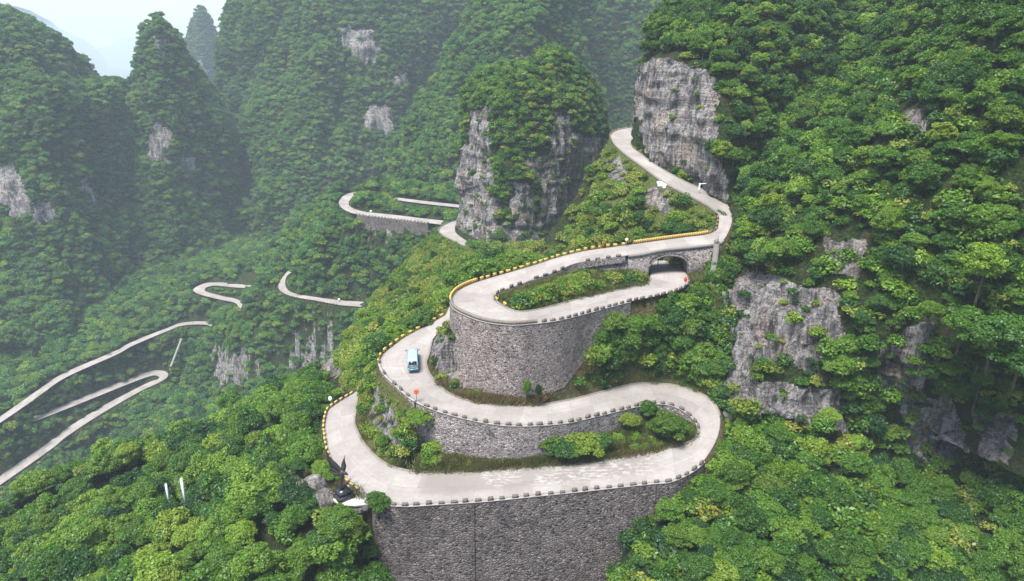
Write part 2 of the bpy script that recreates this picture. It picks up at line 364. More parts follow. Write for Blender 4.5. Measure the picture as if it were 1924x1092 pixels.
R_LOOP = [(480,537,480,543,-168),(435,533,436,540,-169),(404,530,406,537,-169.5),(380,534,389,540,-170),(363,544,385,546,-170.5),(371,552,390,549,-171),(395,559,402,552.5,-171.5),(421,565,424,558,-172),(440,569,444,562,-172.5),(447,576,455,570,-173),(443,588,452,586,-174)]
R_LONG = [(412,613,402,620,-190.3),(400,606,394,614,-190.5),(383,603,380,611,-190.7),(342,606,343,613,-191),(311,617,313,624,-192),(249,641,252,650,-193.5),(215,659,219,668,-195),(122,699,128,709,-197.5),(75,729,83,739,-199),(45,750,54,760,-200),(5,778,12,789,-201),(-40,805,-30,816,-202)]
R_HAIR = [(20,792,28,806,-211),(62,779,70,792,-212),(122,758,128,769,-213),(185,733,190,744,-214),(247,708,252,719,-215),(280,697,284,708,-216),(303,694,294,708,-216.8),(317,700,297,711,-217.5),(316,709,293,714,-218),(300,720,281,717,-218.5),(262,738,250,732,-219.5),
 (190,780,180,769,-221),(128,821,118,808,-223),(97,846,86,833,-224),(5,911,-6,895,-227),(-60,952,-70,936,-229)]
R_BIT = [(615,728,640,728,-121),(619,718,638,718,-120),(627,700,637,700,-119),(633,686,636.5,686,-118)]
def edges(R, per=10):
    A = np.array([P(a, b, z) for a, b, c, d, z in R]); B = np.array([P(c, d, z) for a, b, c, d, z in R])
    n = (len(R)-1)*per+1
    return catmull(A, n), catmull(B, n)
# the hidden stretch behind the loop, between the underpass and the bus
a_, b_ = edges(R_MAIN, 1)
HID = np.array([[33.5,161,-49.6],[22,167,-51],[8,163.5,-52.6],[-4,154.5,-54.6],[-11,147,-56]])
Abus0, Bbus0 = P(837,592,-57), P(838,612,-57)
hn = plan_normals(np.vstack([(a_[-1]+b_[-1])/2, HID, (Abus0+Bbus0)/2]))[1:-1]
HA = np.vstack([a_[-1], HID+np.c_[hn*3.2, np.zeros(5)], Abus0]); HB = np.vstack([b_[-1], HID-np.c_[hn*3.2, np.zeros(5)], Bbus0])
ROADS = [('upper', *edges(R_MAIN)), ('bus', *edges(R_BUS)), ('hid', catmull(HA, 61), catmull(HB, 61)), ('pil', *edges(R_PIL)), ('arm', *edges(R_ARM)), ('spur', *edges(R_SPUR)),
         ('loop', *edges(R_LOOP)), ('long', *edges(R_LONG)), ('hair', *edges(R_HAIR)), ('bit', *edges(R_BIT))]
# guard against A/B being swapped along the hidden link
if np.linalg.norm(HA[1]-HA[0])+np.linalg.norm(HB[1]-HB[0]) > np.linalg.norm(HB[1]-HA[0])+np.linalg.norm(HA[1]-HB[0]):
    HA[1:-1], HB[1:-1] = HB[1:-1].copy(), HA[1:-1].copy(); ROADS[2] = ('hid', catmull(HA, 61), catmull(HB, 61))
ROADS = [(n, (A+B)/2+(A-B)/2*k, (A+B)/2-(A-B)/2*k) for n, A, B in ROADS for k in [dict(long=.78, hair=.8, spur=.9, arm=.92).get(n, 1.)]]
RD = {r[0]: (r[1], r[2]) for r in ROADS}

# ------------------------------------------------------------------ the terrain: survey points -> triangulation -> fine sheet
XYZ = []
def add(p): XYZ.append(tuple(map(float, p)))
def px(*rows):
    for a, b, z in rows: add(P(a, b, z))
def py_(*rows):
    for a, b, y in rows: add(Q(a, b, y))
def off(pts, d):                # plan offset to the right of travel
    return np.c_[pts[:, :2]+plan_normals(pts)*d, pts[:, 2]]
def side(A, B):                 # unit plan vectors from B to A
    d = (A-B)[:, :2]; return d/(np.linalg.norm(d, axis=1)[:, None]+1e-9)
W1, W2, W3 = (286, 386), (112, 276), (232, 334)
def walled(name, sg, i):
    if name == 'upper' and sg < 0 and 126 <= i < 186: return True
    if name == 'arm' and 100 <= i < 138: return (sg > 0) == (RD['arm'][0][i, 1] < RD['arm'][1][i, 1])
    return (name == 'bus' and ((sg > 0 and W2[0]-3 <= i < W2[1]) or (sg < 0 and W1[0] <= i < W1[1]))) or (name == 'upper' and sg > 0 and W3[0]-4 <= i < W3[1]+14)
for name, A, B in ROADS:
    st = 3 if name in ('upper', 'bus', 'hid') else 2
    s = side(A, B)
    for i in range(0, len(A), st):
        if name == 'upper' and NB[0]*10-4 < i < NB[1]*10+2: continue
        for E, sg in ((A, 1), (B, -1)):
            o = -.9 if walled(name, sg, i) else .5
            add((E[i, 0]+s[i, 0]*sg*o, E[i, 1]+s[i, 1]*sg*o, E[i, 2]-.25))
def foot(E, dirs, d, z):        # a row of points at the foot of a wall standing under a road edge
    for i in range(len(E)): add((E[i, 0]+dirs[i, 0]*d, E[i, 1]+dirs[i, 1]*d, z[i] if hasattr(z, '__len__') else z))
bA, bB = RD['bus']; uA, uB = RD['upper']
sb = side(bA, bB); su = side(uA, uB)
# wall 1, under the lowest road (edge B of stations 29..38)
i0, i1 = 287, 386
foot(bB[i0:i1:3], -sb[i0:i1:3], .1, -101.)
# wall 2, under the bus road (edge A, stations 11..27): falls onto the terrace
z2 = np.interp(np.arange(*W2), [112, 125, 140, 170, 195, 215, 235, 255, 275], [-66, -69.3, -69.3, -69.1, -68.4, -67.9, -67.7, -67.8, -67.9])
foot(bA[W2[0]:W2[1]:3], sb[W2[0]:W2[1]:3], .1, z2[::3])
# rock face left of wall 2
foot(bA[60:112:4], sb[60:112:4], 2.2, np.interp(np.arange(60, 112, 4), [60, 75, 112], [-63.5, -66.5, -67.5]))
# wall 3, round the loop (edge A, stations 24..33)
z3 = np.interp(np.arange(*W3), [232, 245, 258, 268, 280, 292, 303, 308, 311, 314, 320, 334], [-53, -54, -59, -61, -61.3, -61.2, -60.5, -58.5, -56, -52.5, -50.3, -49.8])
foot(uA[W3[0]:W3[1]:3], su[W3[0]:W3[1]:3], .1, z3[::3])
foot(uA[336:352:4], su[336:352:4], 1.2, -50.5)
aA_, aB_ = RD['arm']; ja = np.arange(102, 136, 2); ea = np.where((aA_[ja, 1] < aB_[ja, 1])[:, None], aA_[ja], aB_[ja]); sa_ = side(aA_, aB_)[ja]*np.where(aA_[ja, 1] < aB_[ja, 1], 1, -1)[:, None]; foot(ea, sa_, .3, ea[:, 2]-9)
# outcrop beside the emerging road
px((846,612,-50.5),(858,628,-52),(872,655,-55),(885,690,-58),(905,737,-61.2),(835,640,-55),(845,665,-57),(850,700,-60))
im = np.arange(126, 188, 3); foot(uB[im], -su[im], .25, np.interp(im, [126, 150, 158, 175, 188], [-48.4, -48.2, -47.6, -46.6, -45.9]))
# slope under the underpass road, down to the bus road
px((1130,640,-56),(1200,620,-55.5),(1300,600,-54),(1350,580,-51.5),(1150,690,-61.5),(1240,680,-61.5),(1330,690,-62),(1348,640,-57),(1345,560,-49.5),(1330,520,-46.5),(1310,528,-48.7),(1120,712,-63))
# median inside the loop
px((960,560,-46),(1000,556,-45.8),(1060,530,-45.8),(1100,540,-46.6),(1150,530,-47.1),(1195,522,-47.7))
# bank beyond the bridge and the slope up to the upper road
py_((1255,444,167),(1300,432,164),(1330,415,163),(1335,428,159.5),(1225,445,170),(1190,450,160),(1160,458,156),(1250,400,173),(1300,395,170),(1200,350,186),(1250,360,181),(1150,390,180),(1110,450,157),(1150,320,203),(1110,420,168),(1130,330,196),(1140,285,215))
add((14,178,-62)); add((16,200,-68)); add((20,225,-70)); add((0,190,-62)); add((30,255,-70)); add((25,240,-66))
# K: bank falling left from the loop, and the ridge to the pillar
py_((800,480,245),(900,460,260),(1000,475,215),(950,490,190),(850,520,190),(780,580,165),(740,620,156),(740,520,230),(690,580,200),(650,640,180),(636,690,171),(1060,462,230),(700,650,158),(700,610,172),(830,560,165),(880,500,200),(760,650,149),(835,460,262),(800,450,272))
for w in ((-75,235,-165),(-62,285,-140),(-42,330,-118),(-95,300,-180),(-70,200,-140),(-90,180,-150),(-120,230,-195),(-140,280,-205),(-72,175,-118)): add(w)
# behind the pillar, up to the arm road
for w in ((0,330,-82),(60,330,-82),(0,380,-88),(60,400,-90),(110,330,-75),(110,260,-55),(80,240,-48),(-20,360,-90)): add(w)
py_((830,396,402),(760,393,404),(700,385,404),(690,378,406),(850,402,396))
# L hill between arm road and spur road, and its front
px((600,470,-115),(560,500,-127),(680,480,-112),(700,540,-129),(760,450,-104),(700,432,-101),(640,430,-104),(740,440,-102),(620,520,-132))
px((560,620,-160),(560,655,-171),(450,600,-163),(480,560,-157),(500,540,-149),(500,600,-157),(430,645,-176),(470,650,-173),(620,620,-158),(620,655,-168),(400,600,-178))
py_((560,705,371),(470,735,384),(400,735,392),(620,705,364),(430,600,425))
px((330,650,-203),(350,640,-200),(330,760,-238),(250,800,-241),(180,860,-243),(60,930,-245),(420,780,-235),(520,760,-230),(380,700,-222),(350,730,-232),(600,740,-205))
px((200,690,-205),(100,745,-207),(280,670,-206),(240,757,-219.5),(180,790,-224),(30,850,-221))
# valley floor and foot of the far mountains
py_((300,580,478),(200,620,455),(100,660,430),(0,700,405),(420,510,500),(500,480,470),(300,520,520),(150,560,500),(20,610,470),(-100,640,450),(560,450,440),(600,400,440),(640,340,450),(700,345,455),(820,360,440),(900,370,430))
# N: the wooded bump in the left foreground
px((560,775,-82),(450,815,-90),(340,860,-98),(240,890,-105),(600,870,-77),(500,890,-84),(400,930,-89),(300,950,-93),(150,990,-98),(0,1020,-102),(-150,1060,-106),(610,950,-74),(450,1010,-80),(250,1060,-85),(50,1100,-90),(660,965,-72.3),(690,1000,-77),(725,1050,-86),(780,1130,-101),(590,800,-78),(600,745,-84),(560,920,-76),
   (350,1250,-86),(50,1300,-92),(700,1250,-92),(1000,1170,-103),(1000,1300,-104),(1150,1150,-101),(1300,1200,-88),(-300,1200,-100))
py_((530,740,172),(600,720,170),(420,790,158),(300,830,150),(190,870,140),(60,930,130))
for w in ((-110,190,-160),(-160,180,-190),(-170,130,-180),(-200,250,-225),(-210,110,-190),(-300,150,-215),(-260,320,-238),(-330,200,-220),(0,60,-95),(0,20,-92),(-80,30,-98),(60,40,-90),(-200,20,-110),(0,-60,-80),(150,-60,-60),(-250,-60,-120)): add(w)
for w in ((44,112,-72),(50,105,-78),(60,120,-88),(70,95,-98),(100,110,-112),(150,110,-115),(62,150,-75),(80,180,-80),(120,160,-95),(60,200,-45),(75,215,-38),(60,240,-36),(90,230,-36),(140,240,-40),(200,150,-70),(250,90,-80),(200,280,-40)): add(w)
px((673,715,-76),(640,730,-80))
for X, Y, z in ((-9500,-400,-230),(9500,-400,-230),(-9500,13000,-230),(9500,13000,-230),(0,9000,-230),(-4500,1500,-230),(4500,1500,-230),(-700,300,-215),(-600,500,-190),(-400,700,-190),(0,700,-150),(300,600,-120),(600,400,-120),(-700,-100,-215),(600,0,-110),(0,1500,-210),(-900,900,-210),(0,-400,-150)): add((X, Y, z))

pts2 = [Vector((p[0], p[1])) for p in XYZ]
tv, te, tf, ov, oe, of_ = geometry.delaunay_2d_cdt(pts2, [], [], 0, 1e-4)
TV = np.array([[v.x, v.y, XYZ[o[0]][2] if o else 0.] for v, o in zip(tv, ov)])
def axis(lo, hi, core0, core1, h, g):
    a = list(np.arange(core0, core1+1e-6, h)); s = h; x = core0; left = []
    while x > lo: s *= g; x -= s; left.append(x)
    s = h; x = a[-1]; right = []
    while x < hi: s *= g; x += s; right.append(x)
    return np.array(left[::-1]+a+right)
GX = axis(-9000, 9000, -62, 62, .55, 1.022); GY = axis(-300, 12500, 88, 185, .55, 1.016)
nx, ny = len(GX), len(GY)
GZ = np.full((ny, nx), np.nan)
def raster(tri, val, fn):
    """calls fn(iy slice, ix slice, inside mask, interpolated value) for one plan triangle"""
    x0, x1, y0, y1 = tri[:, 0].min(), tri[:, 0].max(), tri[:, 1].min(), tri[:, 1].max()
    ix0, ix1 = np.searchsorted(GX, x0-1e-6), np.searchsorted(GX, x1+1e-6); iy0, iy1 = np.searchsorted(GY, y0-1e-6), np.searchsorted(GY, y1+1e-6)
    if ix0 >= ix1 or iy0 >= iy1: return
    X, Y = np.meshgrid(GX[ix0:ix1], GY[iy0:iy1])
    (ax, ay), (bx, by), (cx, cy) = tri[:, :2]
    d = (by-cy)*(ax-cx)+(cx-bx)*(ay-cy)
    if abs(d) < 1e-12: return
    l0 = ((by-cy)*(X-cx)+(cx-bx)*(Y-cy))/d; l1 = ((cy-ay)*(X-cx)+(ax-cx)*(Y-cy))/d; l2 = 1-l0-l1
    m = (l0 >= -1e-6) & (l1 >= -1e-6) & (l2 >= -1e-6)
    fn(slice(iy0, iy1), slice(ix0, ix1), m, l0*val[0]+l1*val[1]+l2*val[2])
def setz(sy, sx, m, z): GZ[sy, sx] = np.where(m, z, GZ[sy, sx])
for f in tf:
    t = TV[list(f)]; raster(t[:, :2], t[:, 2], setz)
GZ = np.where(np.isnan(GZ), -230., GZ)
# roughness, fading out towards the roads
kd = kdtree.KDTree(sum(len(r[1]) for r in ROADS)*13); k = 0
RP = []
for name, A, B in ROADS:
    for t in np.linspace(0, 1, 13):
        for p in A*(1-t)+B*t: RP.append(p)
for i, p in enumerate(RP): kd.insert(Vector((p[0], p[1], 0)), i)
kd.balance(); RP = np.array(RP)
GXX, GYY = np.meshgrid(GX, GY)
near = np.abs(GXX) < 420
near &= (GYY < 720) & (GYY > 40)
RDIST = np.full(GXX.shape, 99.)
for iy, ix in zip(*np.nonzero(near)):
    RDIST[iy, ix] = kd.find(Vector((GX[ix], GY[iy], 0)))[2]
w = np.clip((RDIST-3.)/9., 0, 1)
pg = np.c_[GXX.ravel(), GYY.ravel(), GZ.ravel()*.6]
GZ = GZ+w*(fbm(pg, 9., 4, 3).reshape(GZ.shape)*1.6)+np.clip((RDIST-10)/30, 0, 1)*fbm(pg, 60., 3, 5).reshape(GZ.shape)*7.*(GYY > 170)
# road beds
BED = np.zeros(GZ.shape, bool)
def bed(sy, sx, m, z):
    GZ[sy, sx] = np.where(m, z-DROP, GZ[sy, sx]); BED[sy, sx] |= m
for name, A, B in ROADS:
    s = side(A, B); A2, B2 = A.copy(), B.copy()
    far_ = {'upper': .55, 'bus': .55, 'hid': .55, 'pil': 1.6, 'arm': 2.6, 'bit': 1.}.get(name, 3.4)
    oa = np.array([-.55 if walled(name, 1, i) else far_ for i in range(len(A))])[:, None]; ob_ = np.array([-.55 if walled(name, -1, i) else far_ for i in range(len(A))])[:, None]
    A2[:, :2] += s*oa; B2[:, :2] -= s*ob_
    DROP = .22 if far_ < 1 else .6
    for i in range(len(A)-1):
        if name == 'upper' and NB[0]*10-4 <= i <= NB[1]*10+2: continue
        for t in ((A2[i], B2[i], B2[i+1]), (A2[i], B2[i+1], A2[i+1])):
            t = np.array(t); raster(t[:, :2], t[:, 2], bed)
def ground_z(x, y):
    x, y = np.asarray(x, float), np.asarray(y, float)
    ix = np.clip(np.searchsorted(GX, x)-1, 0, nx-2); iy = np.clip(np.searchsorted(GY, y)-1, 0, ny-2)
    fx = (x-GX[ix])/(GX[ix+1]-GX[ix]); fy = (y-GY[iy])/(GY[iy+1]-GY[iy])
    return GZ[iy, ix]*(1-fx)*(1-fy)+GZ[iy, ix+1]*fx*(1-fy)+GZ[iy+1, ix]*(1-fx)*fy+GZ[iy+1, ix+1]*fx*fy
def grid_normals(V, n, m, closed=False):
    G = V.reshape(n, m, 3)
    du = np.roll(G, -1, 1)-np.roll(G, 1, 1) if closed else np.gradient(G, axis=1)
    dv = np.gradient(G, axis=0); N = np.cross(du, dv); N /= np.linalg.norm(N, axis=2)[..., None]+1e-9
    return N.reshape(-1, 3)
# ------------------------------------------------------------------ where bare rock shows (read off the photograph)
ROCK = dict(
 ground=[[(808,640),(850,610),(905,745),(862,745),(810,700)],[(690,790),(715,720),(745,780),(760,850),(720,850)],[(770,800),(800,800),(820,850),(790,860)],[(395,655),(470,648),(492,690),(480,735),(395,735)],[(540,660),(632,650),(640,705),(540,705)],[(1095,495),(1218,480),(1222,514),(1095,528)],
         [(680,402),(790,418),(780,440),(690,430)],[(1140,300),(1185,310),(1170,350),(1140,345)],[(1215,335),(1250,352),(1240,400),(1210,385)]],
 pillar=[[(882,208),(926,195),(918,260),(924,330),(932,418),(1000,428),(1085,425),(1080,470),(855,470),(838,440),(840,330),(860,305),(874,265)],[(1036,205),(1070,205),(1075,245),(1142,255),(1132,330),(1092,440),(1005,430),(1012,330),(985,300),(1025,285)],[(950,330),(1000,335),(1000,430),(960,425)]],
 cliff=[[(1200,105),(1262,100),(1335,128),(1352,200),(1338,270),(1368,340),(1350,385),(1186,275)]],
 mount=[[(1350,540),(1400,512),(1480,528),(1565,555),(1582,640),(1525,700),(1450,690),(1420,730),(1376,790),(1344,790)],[(1400,735),(1560,720),(1580,800),(1400,790)],[(1640,625),(1750,610),(1770,690),(1700,770),(1640,700)],[(1690,740),(1800,750),(1815,850),(1770,900),(1700,850)],[(1830,770),(1915,790),(1900,880),(1835,870)],[(1545,440),(1620,450),(1610,520),(1540,500)],[(1690,200),(1740,205),(1735,250),(1700,250)]],
 peak=[[(288,70),(312,75),(308,112),(288,105)],[(285,240),(318,238),(312,300),(275,300)],[(333,295),(368,295),(366,322),(335,318)]],
 slope=[[(-20,300),(22,312),(52,360),(58,408),(30,412),(-20,350)],[(64,362),(95,385),(97,414),(66,415)],[(150,330),(165,330),(192,385),(185,402),(160,370)]],
 massif=[[(640,40),(700,60),(715,120),(680,122),(640,80)],[(688,190),(740,195),(745,245),(692,252)],[(735,140),(770,140),(765,165),(735,165)],[(440,505),(478,505),(472,535),(445,535)]],
 ridge=[[(730,338),(865,345),(865,376),(740,372)],[(960,105),(1000,105),(1000,140),(965,135)]], back=[], spire=[[(372,105),(388,105),(386,140),(372,130)]], far=[])
def rock_mask(kind, V):
    x, y, d = proj(V); m = np.zeros(len(V))
    k_ = np.where(V[:, 1] < 260, 1., .35); jx = x+fbm(V, 5., 3, 41)*14+fbm(V, 13., 3, 51)*34*k_; jy = y+fbm(V, 5., 3, 43)*14+fbm(V, 13., 3, 53)*34*k_
    for poly in ROCK[kind]: m = np.maximum(m, in_poly(jx, jy, poly)*1.)
    return m
TERR = []          # (name, vertices, faces, normals, rock) for the planting
def _terrain():
    V = np.c_[GXX.ravel(), GYY.ravel(), GZ.ravel()]
    N = grid_normals(V, ny, nx); N *= np.sign(N[:, 2])[:, None]
    r = rock_mask('ground', V)*(V[:, 1] > 95)
    r = np.maximum(r*.75, np.clip((.42-N[:, 2])*3, 0, .35))
    x, y, d = proj(V)
    dry = np.clip(1-(RDIST.ravel()-.3)/1.5, 0, 1)*(V[:, 1] < 180)*.9
    dry = np.maximum(dry*.8, in_poly(x, y, [(1090,858),(1280,830),(1280,840),(1150,870),(1000,885),(760,895),(740,876),(1000,868)])*.8)
    lush = np.zeros(len(V))
    for q in ([(1000,860),(1040,800),(1170,775),(1250,760),(1310,800),(1310,825),(1240,846),(1100,866),(840,888),(750,884),(740,870),(842,868)],[(935,572),(940,552),(1215,478),(1224,538),(1100,560),(985,586)],[(640,735),(632,660),(690,572),(740,510),(825,420),(850,405),(870,460),(1065,462),(1100,472),(1000,495),(900,528),(845,555),(838,592),(760,640),(715,668),(672,735)],
              [(1062,475),(1120,330),(1150,244),(1345,385),(1352,440),(1180,462)],[(1105,650),(1178,575),(1290,548),(1335,470),(1368,480),(1362,770),(1260,720),(1210,715),(1085,735)],[(545,895),(600,890),(640,870),(700,905),(725,948),(690,965),(560,955)],[(668,765),(700,690),(780,752),(838,868),(760,884),(690,850)]): lush = np.maximum(lush, in_poly(x, y, q)*1.)
    lush *= (V[:, 1] < 300)
    f = grid_faces(ny, nx)
    ob = obj('ground', mesh('ground', V, f, M['ground'], True, attrs=dict(rock=r, dry=dry, lush=lush)))
    tag(ob, kind='structure'); TERR.append(('ground', V, f, N, r))
_terrain()

# ------------------------------------------------------------------ mountains: closed lofts through surveyed sections
def loft(kind, name, rows, thick, n, m, amp, sc_, mat='ground', crag=0., gully=0., roundk=.55, label=None, seed=0, cut=True):
    mf = m*3//5; mb = m-mf; rings = []
    for y, row in rows:
        C = np.array([Q(a, y, Y) for a, Y in row]); Fp = resample(catmull(C, 60), 1e-9+np.linalg.norm(np.diff(catmull(C, 60), axis=0), axis=1).sum()/mf)
        Fp = np.stack([np.interp(np.linspace(0, 1, mf), np.linspace(0, 1, len(Fp)), Fp[:, k]) for k in range(3)], 1)
        L, R = C[0], C[-1]; w_ = np.linalg.norm(R-L); back = max(L[1], R[1])
        t = np.linspace(0, 1, mb+2)[1:-1][:, None]
        Bp = R*(1-t)+L*t; Bp[:, 1:2] += np.sin(t*np.pi)**roundk*min(thick, w_*.9); Bp[:, 2] = np.linspace(R[2], L[2], mb)
        rings.append(np.vstack([Fp, Bp]))
    rings = np.array(rings); k = len(rings)
    V = catmull(rings.reshape(k, -1), n).reshape(n, m, 3)
    # top cap
    cap = [V[0]*(1-s)+V[0].mean(0)*s+np.array([0, 0, h]) for s, h in ((.35, amp*.8), (.75, amp*1.2), (.999, amp*1.3))]
    V = np.concatenate([np.array(cap[::-1]), V]); n = len(V); V = V.reshape(-1, 3)
    N = grid_normals(V, n, m, True)
    c = V.reshape(n, m, 3).mean(1).repeat(m, 0); s = np.sign(np.sum(((V-c)*N)[:, :2], 1).mean()); N *= s
    V = V+N*(fbm(V, sc_, 5, seed)*amp)[:, None]
    if gully:
        q = V*np.array([1, 1, .3]); g1 = np.abs(fbm(q, gully*4.2, 4, seed+31, .6)); V = V-N*((.40-g1)*gully*3.3)[:, None]*np.clip(np.arange(n).repeat(m)/n*3, .15, 1)[:, None]
    if crag:
        r0 = rock_mask(kind, V)
        q = V*np.array([1, 1, .22]); a = np.abs(fbm(q, sc_*.35, 4, seed+9)); b = vnoise(np.c_[V[:, 0]*.02, V[:, 1]*.02, V[:, 2]/2.2+fbm(V, 12., 2, 8)*1.2], 4)
        bl = .6*blocks(V/np.array([5., 5., 9.])+fbm(V, 9., 2, 3)[:, None]*.25, seed)+.4*blocks(V/np.array([2.2, 2.2, 2.8]), seed+5)
        V = V-N*(((a*2.2-.5)*crag*.7+b*crag*.3)*(.35+.65*r0)+bl*crag*.34*r0)[:, None]
    if cut:                       # keep clear of the roads
        for i in np.nonzero(V[:, 1] < 460)[0]:
            co, j, d = kd.find(Vector((V[i, 0], V[i, 1], 0)))
            if d < 1.6 and V[i, 2] > RP[j, 2]-1. and V[i, 2] < RP[j, 2]+1.5: V[i, 2] = RP[j, 2]-.9
    f = grid_faces(n, m, True)
    if s < 0: f = f[:, ::-1]
    N = grid_normals(V, n, m, True)*s
    r = rock_mask(kind, V); x, y, d = proj(V)
    ob = obj(name, mesh(name, V, f, M[mat], True, attrs=dict(rock=np.clip(r*.9+np.clip(.25-N[:, 2], 0, .3)*.5, 0, 1), dry=np.zeros(len(V)))))
    tag(ob, label, kind='structure'); TERR.append((kind, V, f, N, r))
    return ob
loft('slope', 'hill', [(34,[(-160,600),(-60,585),(8,600)]),(79,[(-200,580),(-60,555),(30,560),(62,590)]),(149,[(-250,560),(-80,535),(60,535),(128,585)]),(184,[(-260,550),(-80,520),(80,520),(188,580)]),
 (269,[(-280,530),(-80,505),(80,505),(205,570)]),(359,[(-300,520),(-80,492),(80,490),(222,560)]),(429,[(-300,500),(-80,478),(80,478),(250,550)]),(529,[(-330,470),(-80,450),(100,455),(290,540)]),(649,[(-350,425),(-80,415),(100,425),(320,500)])],
 160, 120, 240, 7, 55, crag=4, gully=9, seed=1, label='wooded slope with pale cliffs at the left edge')
loft('peak', 'mountain', [(51,[(283,640),(296,632),(308,640)]),(71,[(262,640),(293,625),(326,640)]),(111,[(250,640),(295,618),(346,640)]),(161,[(213,645),(295,610),(377,645)]),(211,[(188,650),(290,600),(405,650)]),(281,[(165,650),(290,590),(430,650)]),
 (361,[(140,650),(290,575),(450,650)]),(461,[(110,640),(280,550),(480,640)]),(551,[(80,620),(270,520),(500,620)]),(651,[(60,600),(270,480),(510,600)])], 120, 120, 220, 6, 50, crag=4, gully=6, seed=2, label='pointed wooded peak with a pale scar under its tip')
loft('massif', 'mountain', [(-112,[(470,800),(600,760),(760,780),(900,850)]),(8,[(424,790),(560,730),(720,740),(900,800)]),(68,[(408,790),(560,710),(720,715),(900,790)]),(138,[(390,790),(550,690),(700,695),(900,780)]),(208,[(395,780),(530,670),(690,675),(900,770)]),
 (308,[(405,770),(520,640),(680,640),(900,760)]),(408,[(410,760),(520,600),(660,600),(900,740)]),(488,[(420,740),(510,560),(640,560),(900,720)]),(588,[(420,690),(500,500),(620,500),(900,700)])], 200, 130, 280, 13, 75, crag=5, gully=15, seed=3, label='broad hazy mountain rising out of the frame')
loft('ridge', 'mountain', [(-90,[(930,600),(1000,570),(1060,580),(1120,640)]),(20,[(878,590),(970,540),(1040,550),(1090,620)]),(90,[(835,580),(950,520),(1040,530),(1105,610)]),(160,[(785,570),(930,500),(1050,510),(1125,600)]),(240,[(728,560),(900,480),(1060,490),(1155,590)]),
 (310,[(703,545),(860,460),(1060,475),(1175,580)]),(355,[(712,535),(860,445),(1060,460),(1185,570)]),(440,[(700,520),(860,435),(1060,450),(1195,560)])], 150, 120, 240, 7, 45, crag=3, gully=9, seed=4, label='hazy ridge standing behind the rock pillar')
loft('back', 'mountain', [(-140,[(820,830),(1000,750),(1200,730),(1420,780)]),(10,[(830,820),(1000,730),(1200,700),(1420,760)]),(150,[(840,800),(1010,700),(1200,660),(1420,740)]),(350,[(850,780),(1020,640),(1200,600),(1420,720)])], 200, 80, 180, 12, 70, gully=14, seed=5, label='hazy mountain between the ridge and the near cliff')
loft('spire', 'mountain', [(20,[(368,1300),(375,1290),(383,1300)]),(40,[(356,1300),(375,1280),(393,1300)]),(70,[(347,1300),(375,1275),(404,1300)]),(100,[(342,1300),(376,1270),(409,1300)]),(140,[(346,1300),(378,1265),(413,1300)]),(260,[(320,1300),(380,1230),(440,1300)])], 80, 60, 90, 4, 30, crag=4, seed=6, label='slender hazy rock spire behind the pointed peak')
loft('far', 'mountain', [(10,[(-200,7260),(-90,7040),(6,7260)]),(30,[(-230,7260),(-90,6930),(30,7260)]),(52,[(-250,7260),(-90,6820),(50,7260)]),(76,[(-270,7260),(-70,6710),(108,7260)]),(110,[(-300,7260),(-60,6600),(152,7260)]),(165,[(-300,7260),(-60,6380),(190,7260)]),(260,[(-320,7260),(-60,6160),(260,7260)])], 1500, 60, 120, 50, 560, seed=7, label='palest far mountain sloping down from the left edge', cut=False)
loft('far', 'mountain', [(82,[(215,9460),(242,9350),(275,9460)]),(94,[(185,9460),(242,9240),(330,9460)]),(112,[(140,9460),(242,9130),(360,9460)]),(165,[(90,9460),(242,8910),(430,9460)]),(260,[(40,9460),(242,8580),(480,9460)])], 1500, 50, 110, 60, 660, seed=8, label='faint low far mountain in the gap beside the peak', cut=False)
loft('cliff', 'hill', [(-150,[(1400,300),(1470,285),(1560,275),(1650,270),(1800,300)]),(10,[(1266,250),(1340,238),(1440,228),(1540,225),(1700,255)]),(60,[(1226,236),(1300,222),(1380,214),(1500,212),(1690,245)]),(110,[(1206,226),(1250,206),(1320,202),(1450,200),(1680,240)]),
 (150,[(1202,224),(1240,202),(1300,197),(1420,193),(1660,235)]),(200,[(1197,222),(1235,199),(1300,193),(1400,187),(1600,230)]),(262,[(1190,220),(1231,195),(1300,189),(1390,181),(1560,225)]),(330,[(1192,218),(1230,193.5),(1298,187.5),(1388,179),(1540,222)]),(420,[(1196,217),(1238,192),(1310,186),(1395,175),(1500,215)])],
 70, 170, 300, 2.2, 22, crag=2.8, roundk=.8, seed=9, label='wooded hill above the bare grey cliff by the upper road')
loft('pillar', 'rock_pillar', [(112,[(1010,330),(1040,322),(1072,330)]),(126,[(985,332),(1035,316),(1090,330)]),(142,[(905,335),(1010,312),(1102,330)]),(159,[(884,334),(1000,308),(1110,330)]),(184,[(873,332),(960,303),(1050,304),(1121,330)]),(224,[(868,330),(950,299),(1060,300),(1135,330)]),(266,[(866,328),(950,296),(1060,298),(1140,330)]),
 (304,[(861,326),(945,294),(1050,296),(1133,328)]),(334,[(856,325),(940,293),(1045,295),(1124,327)]),(352,[(855,325),(940,293),(1040,294),(1117,326)]),(366,[(867,324),(935,293),(1040,294),(1112,326)]),(404,[(863,320),(930,292),(1030,292),(1098,324)]),(444,[(858,313),(925,290),(1020,291),(1086,322)]),(472,[(868,309),(925,289),(1015,290),(1074,320)]),(524,[(880,307),(930,288),(1010,289),(1066,318)])],
 45, 170, 260, 2.6, 17, mat='ground', crag=3., roundk=.7, seed=10, label='freestanding rock pillar cloaked in bushes with a pale left flank')
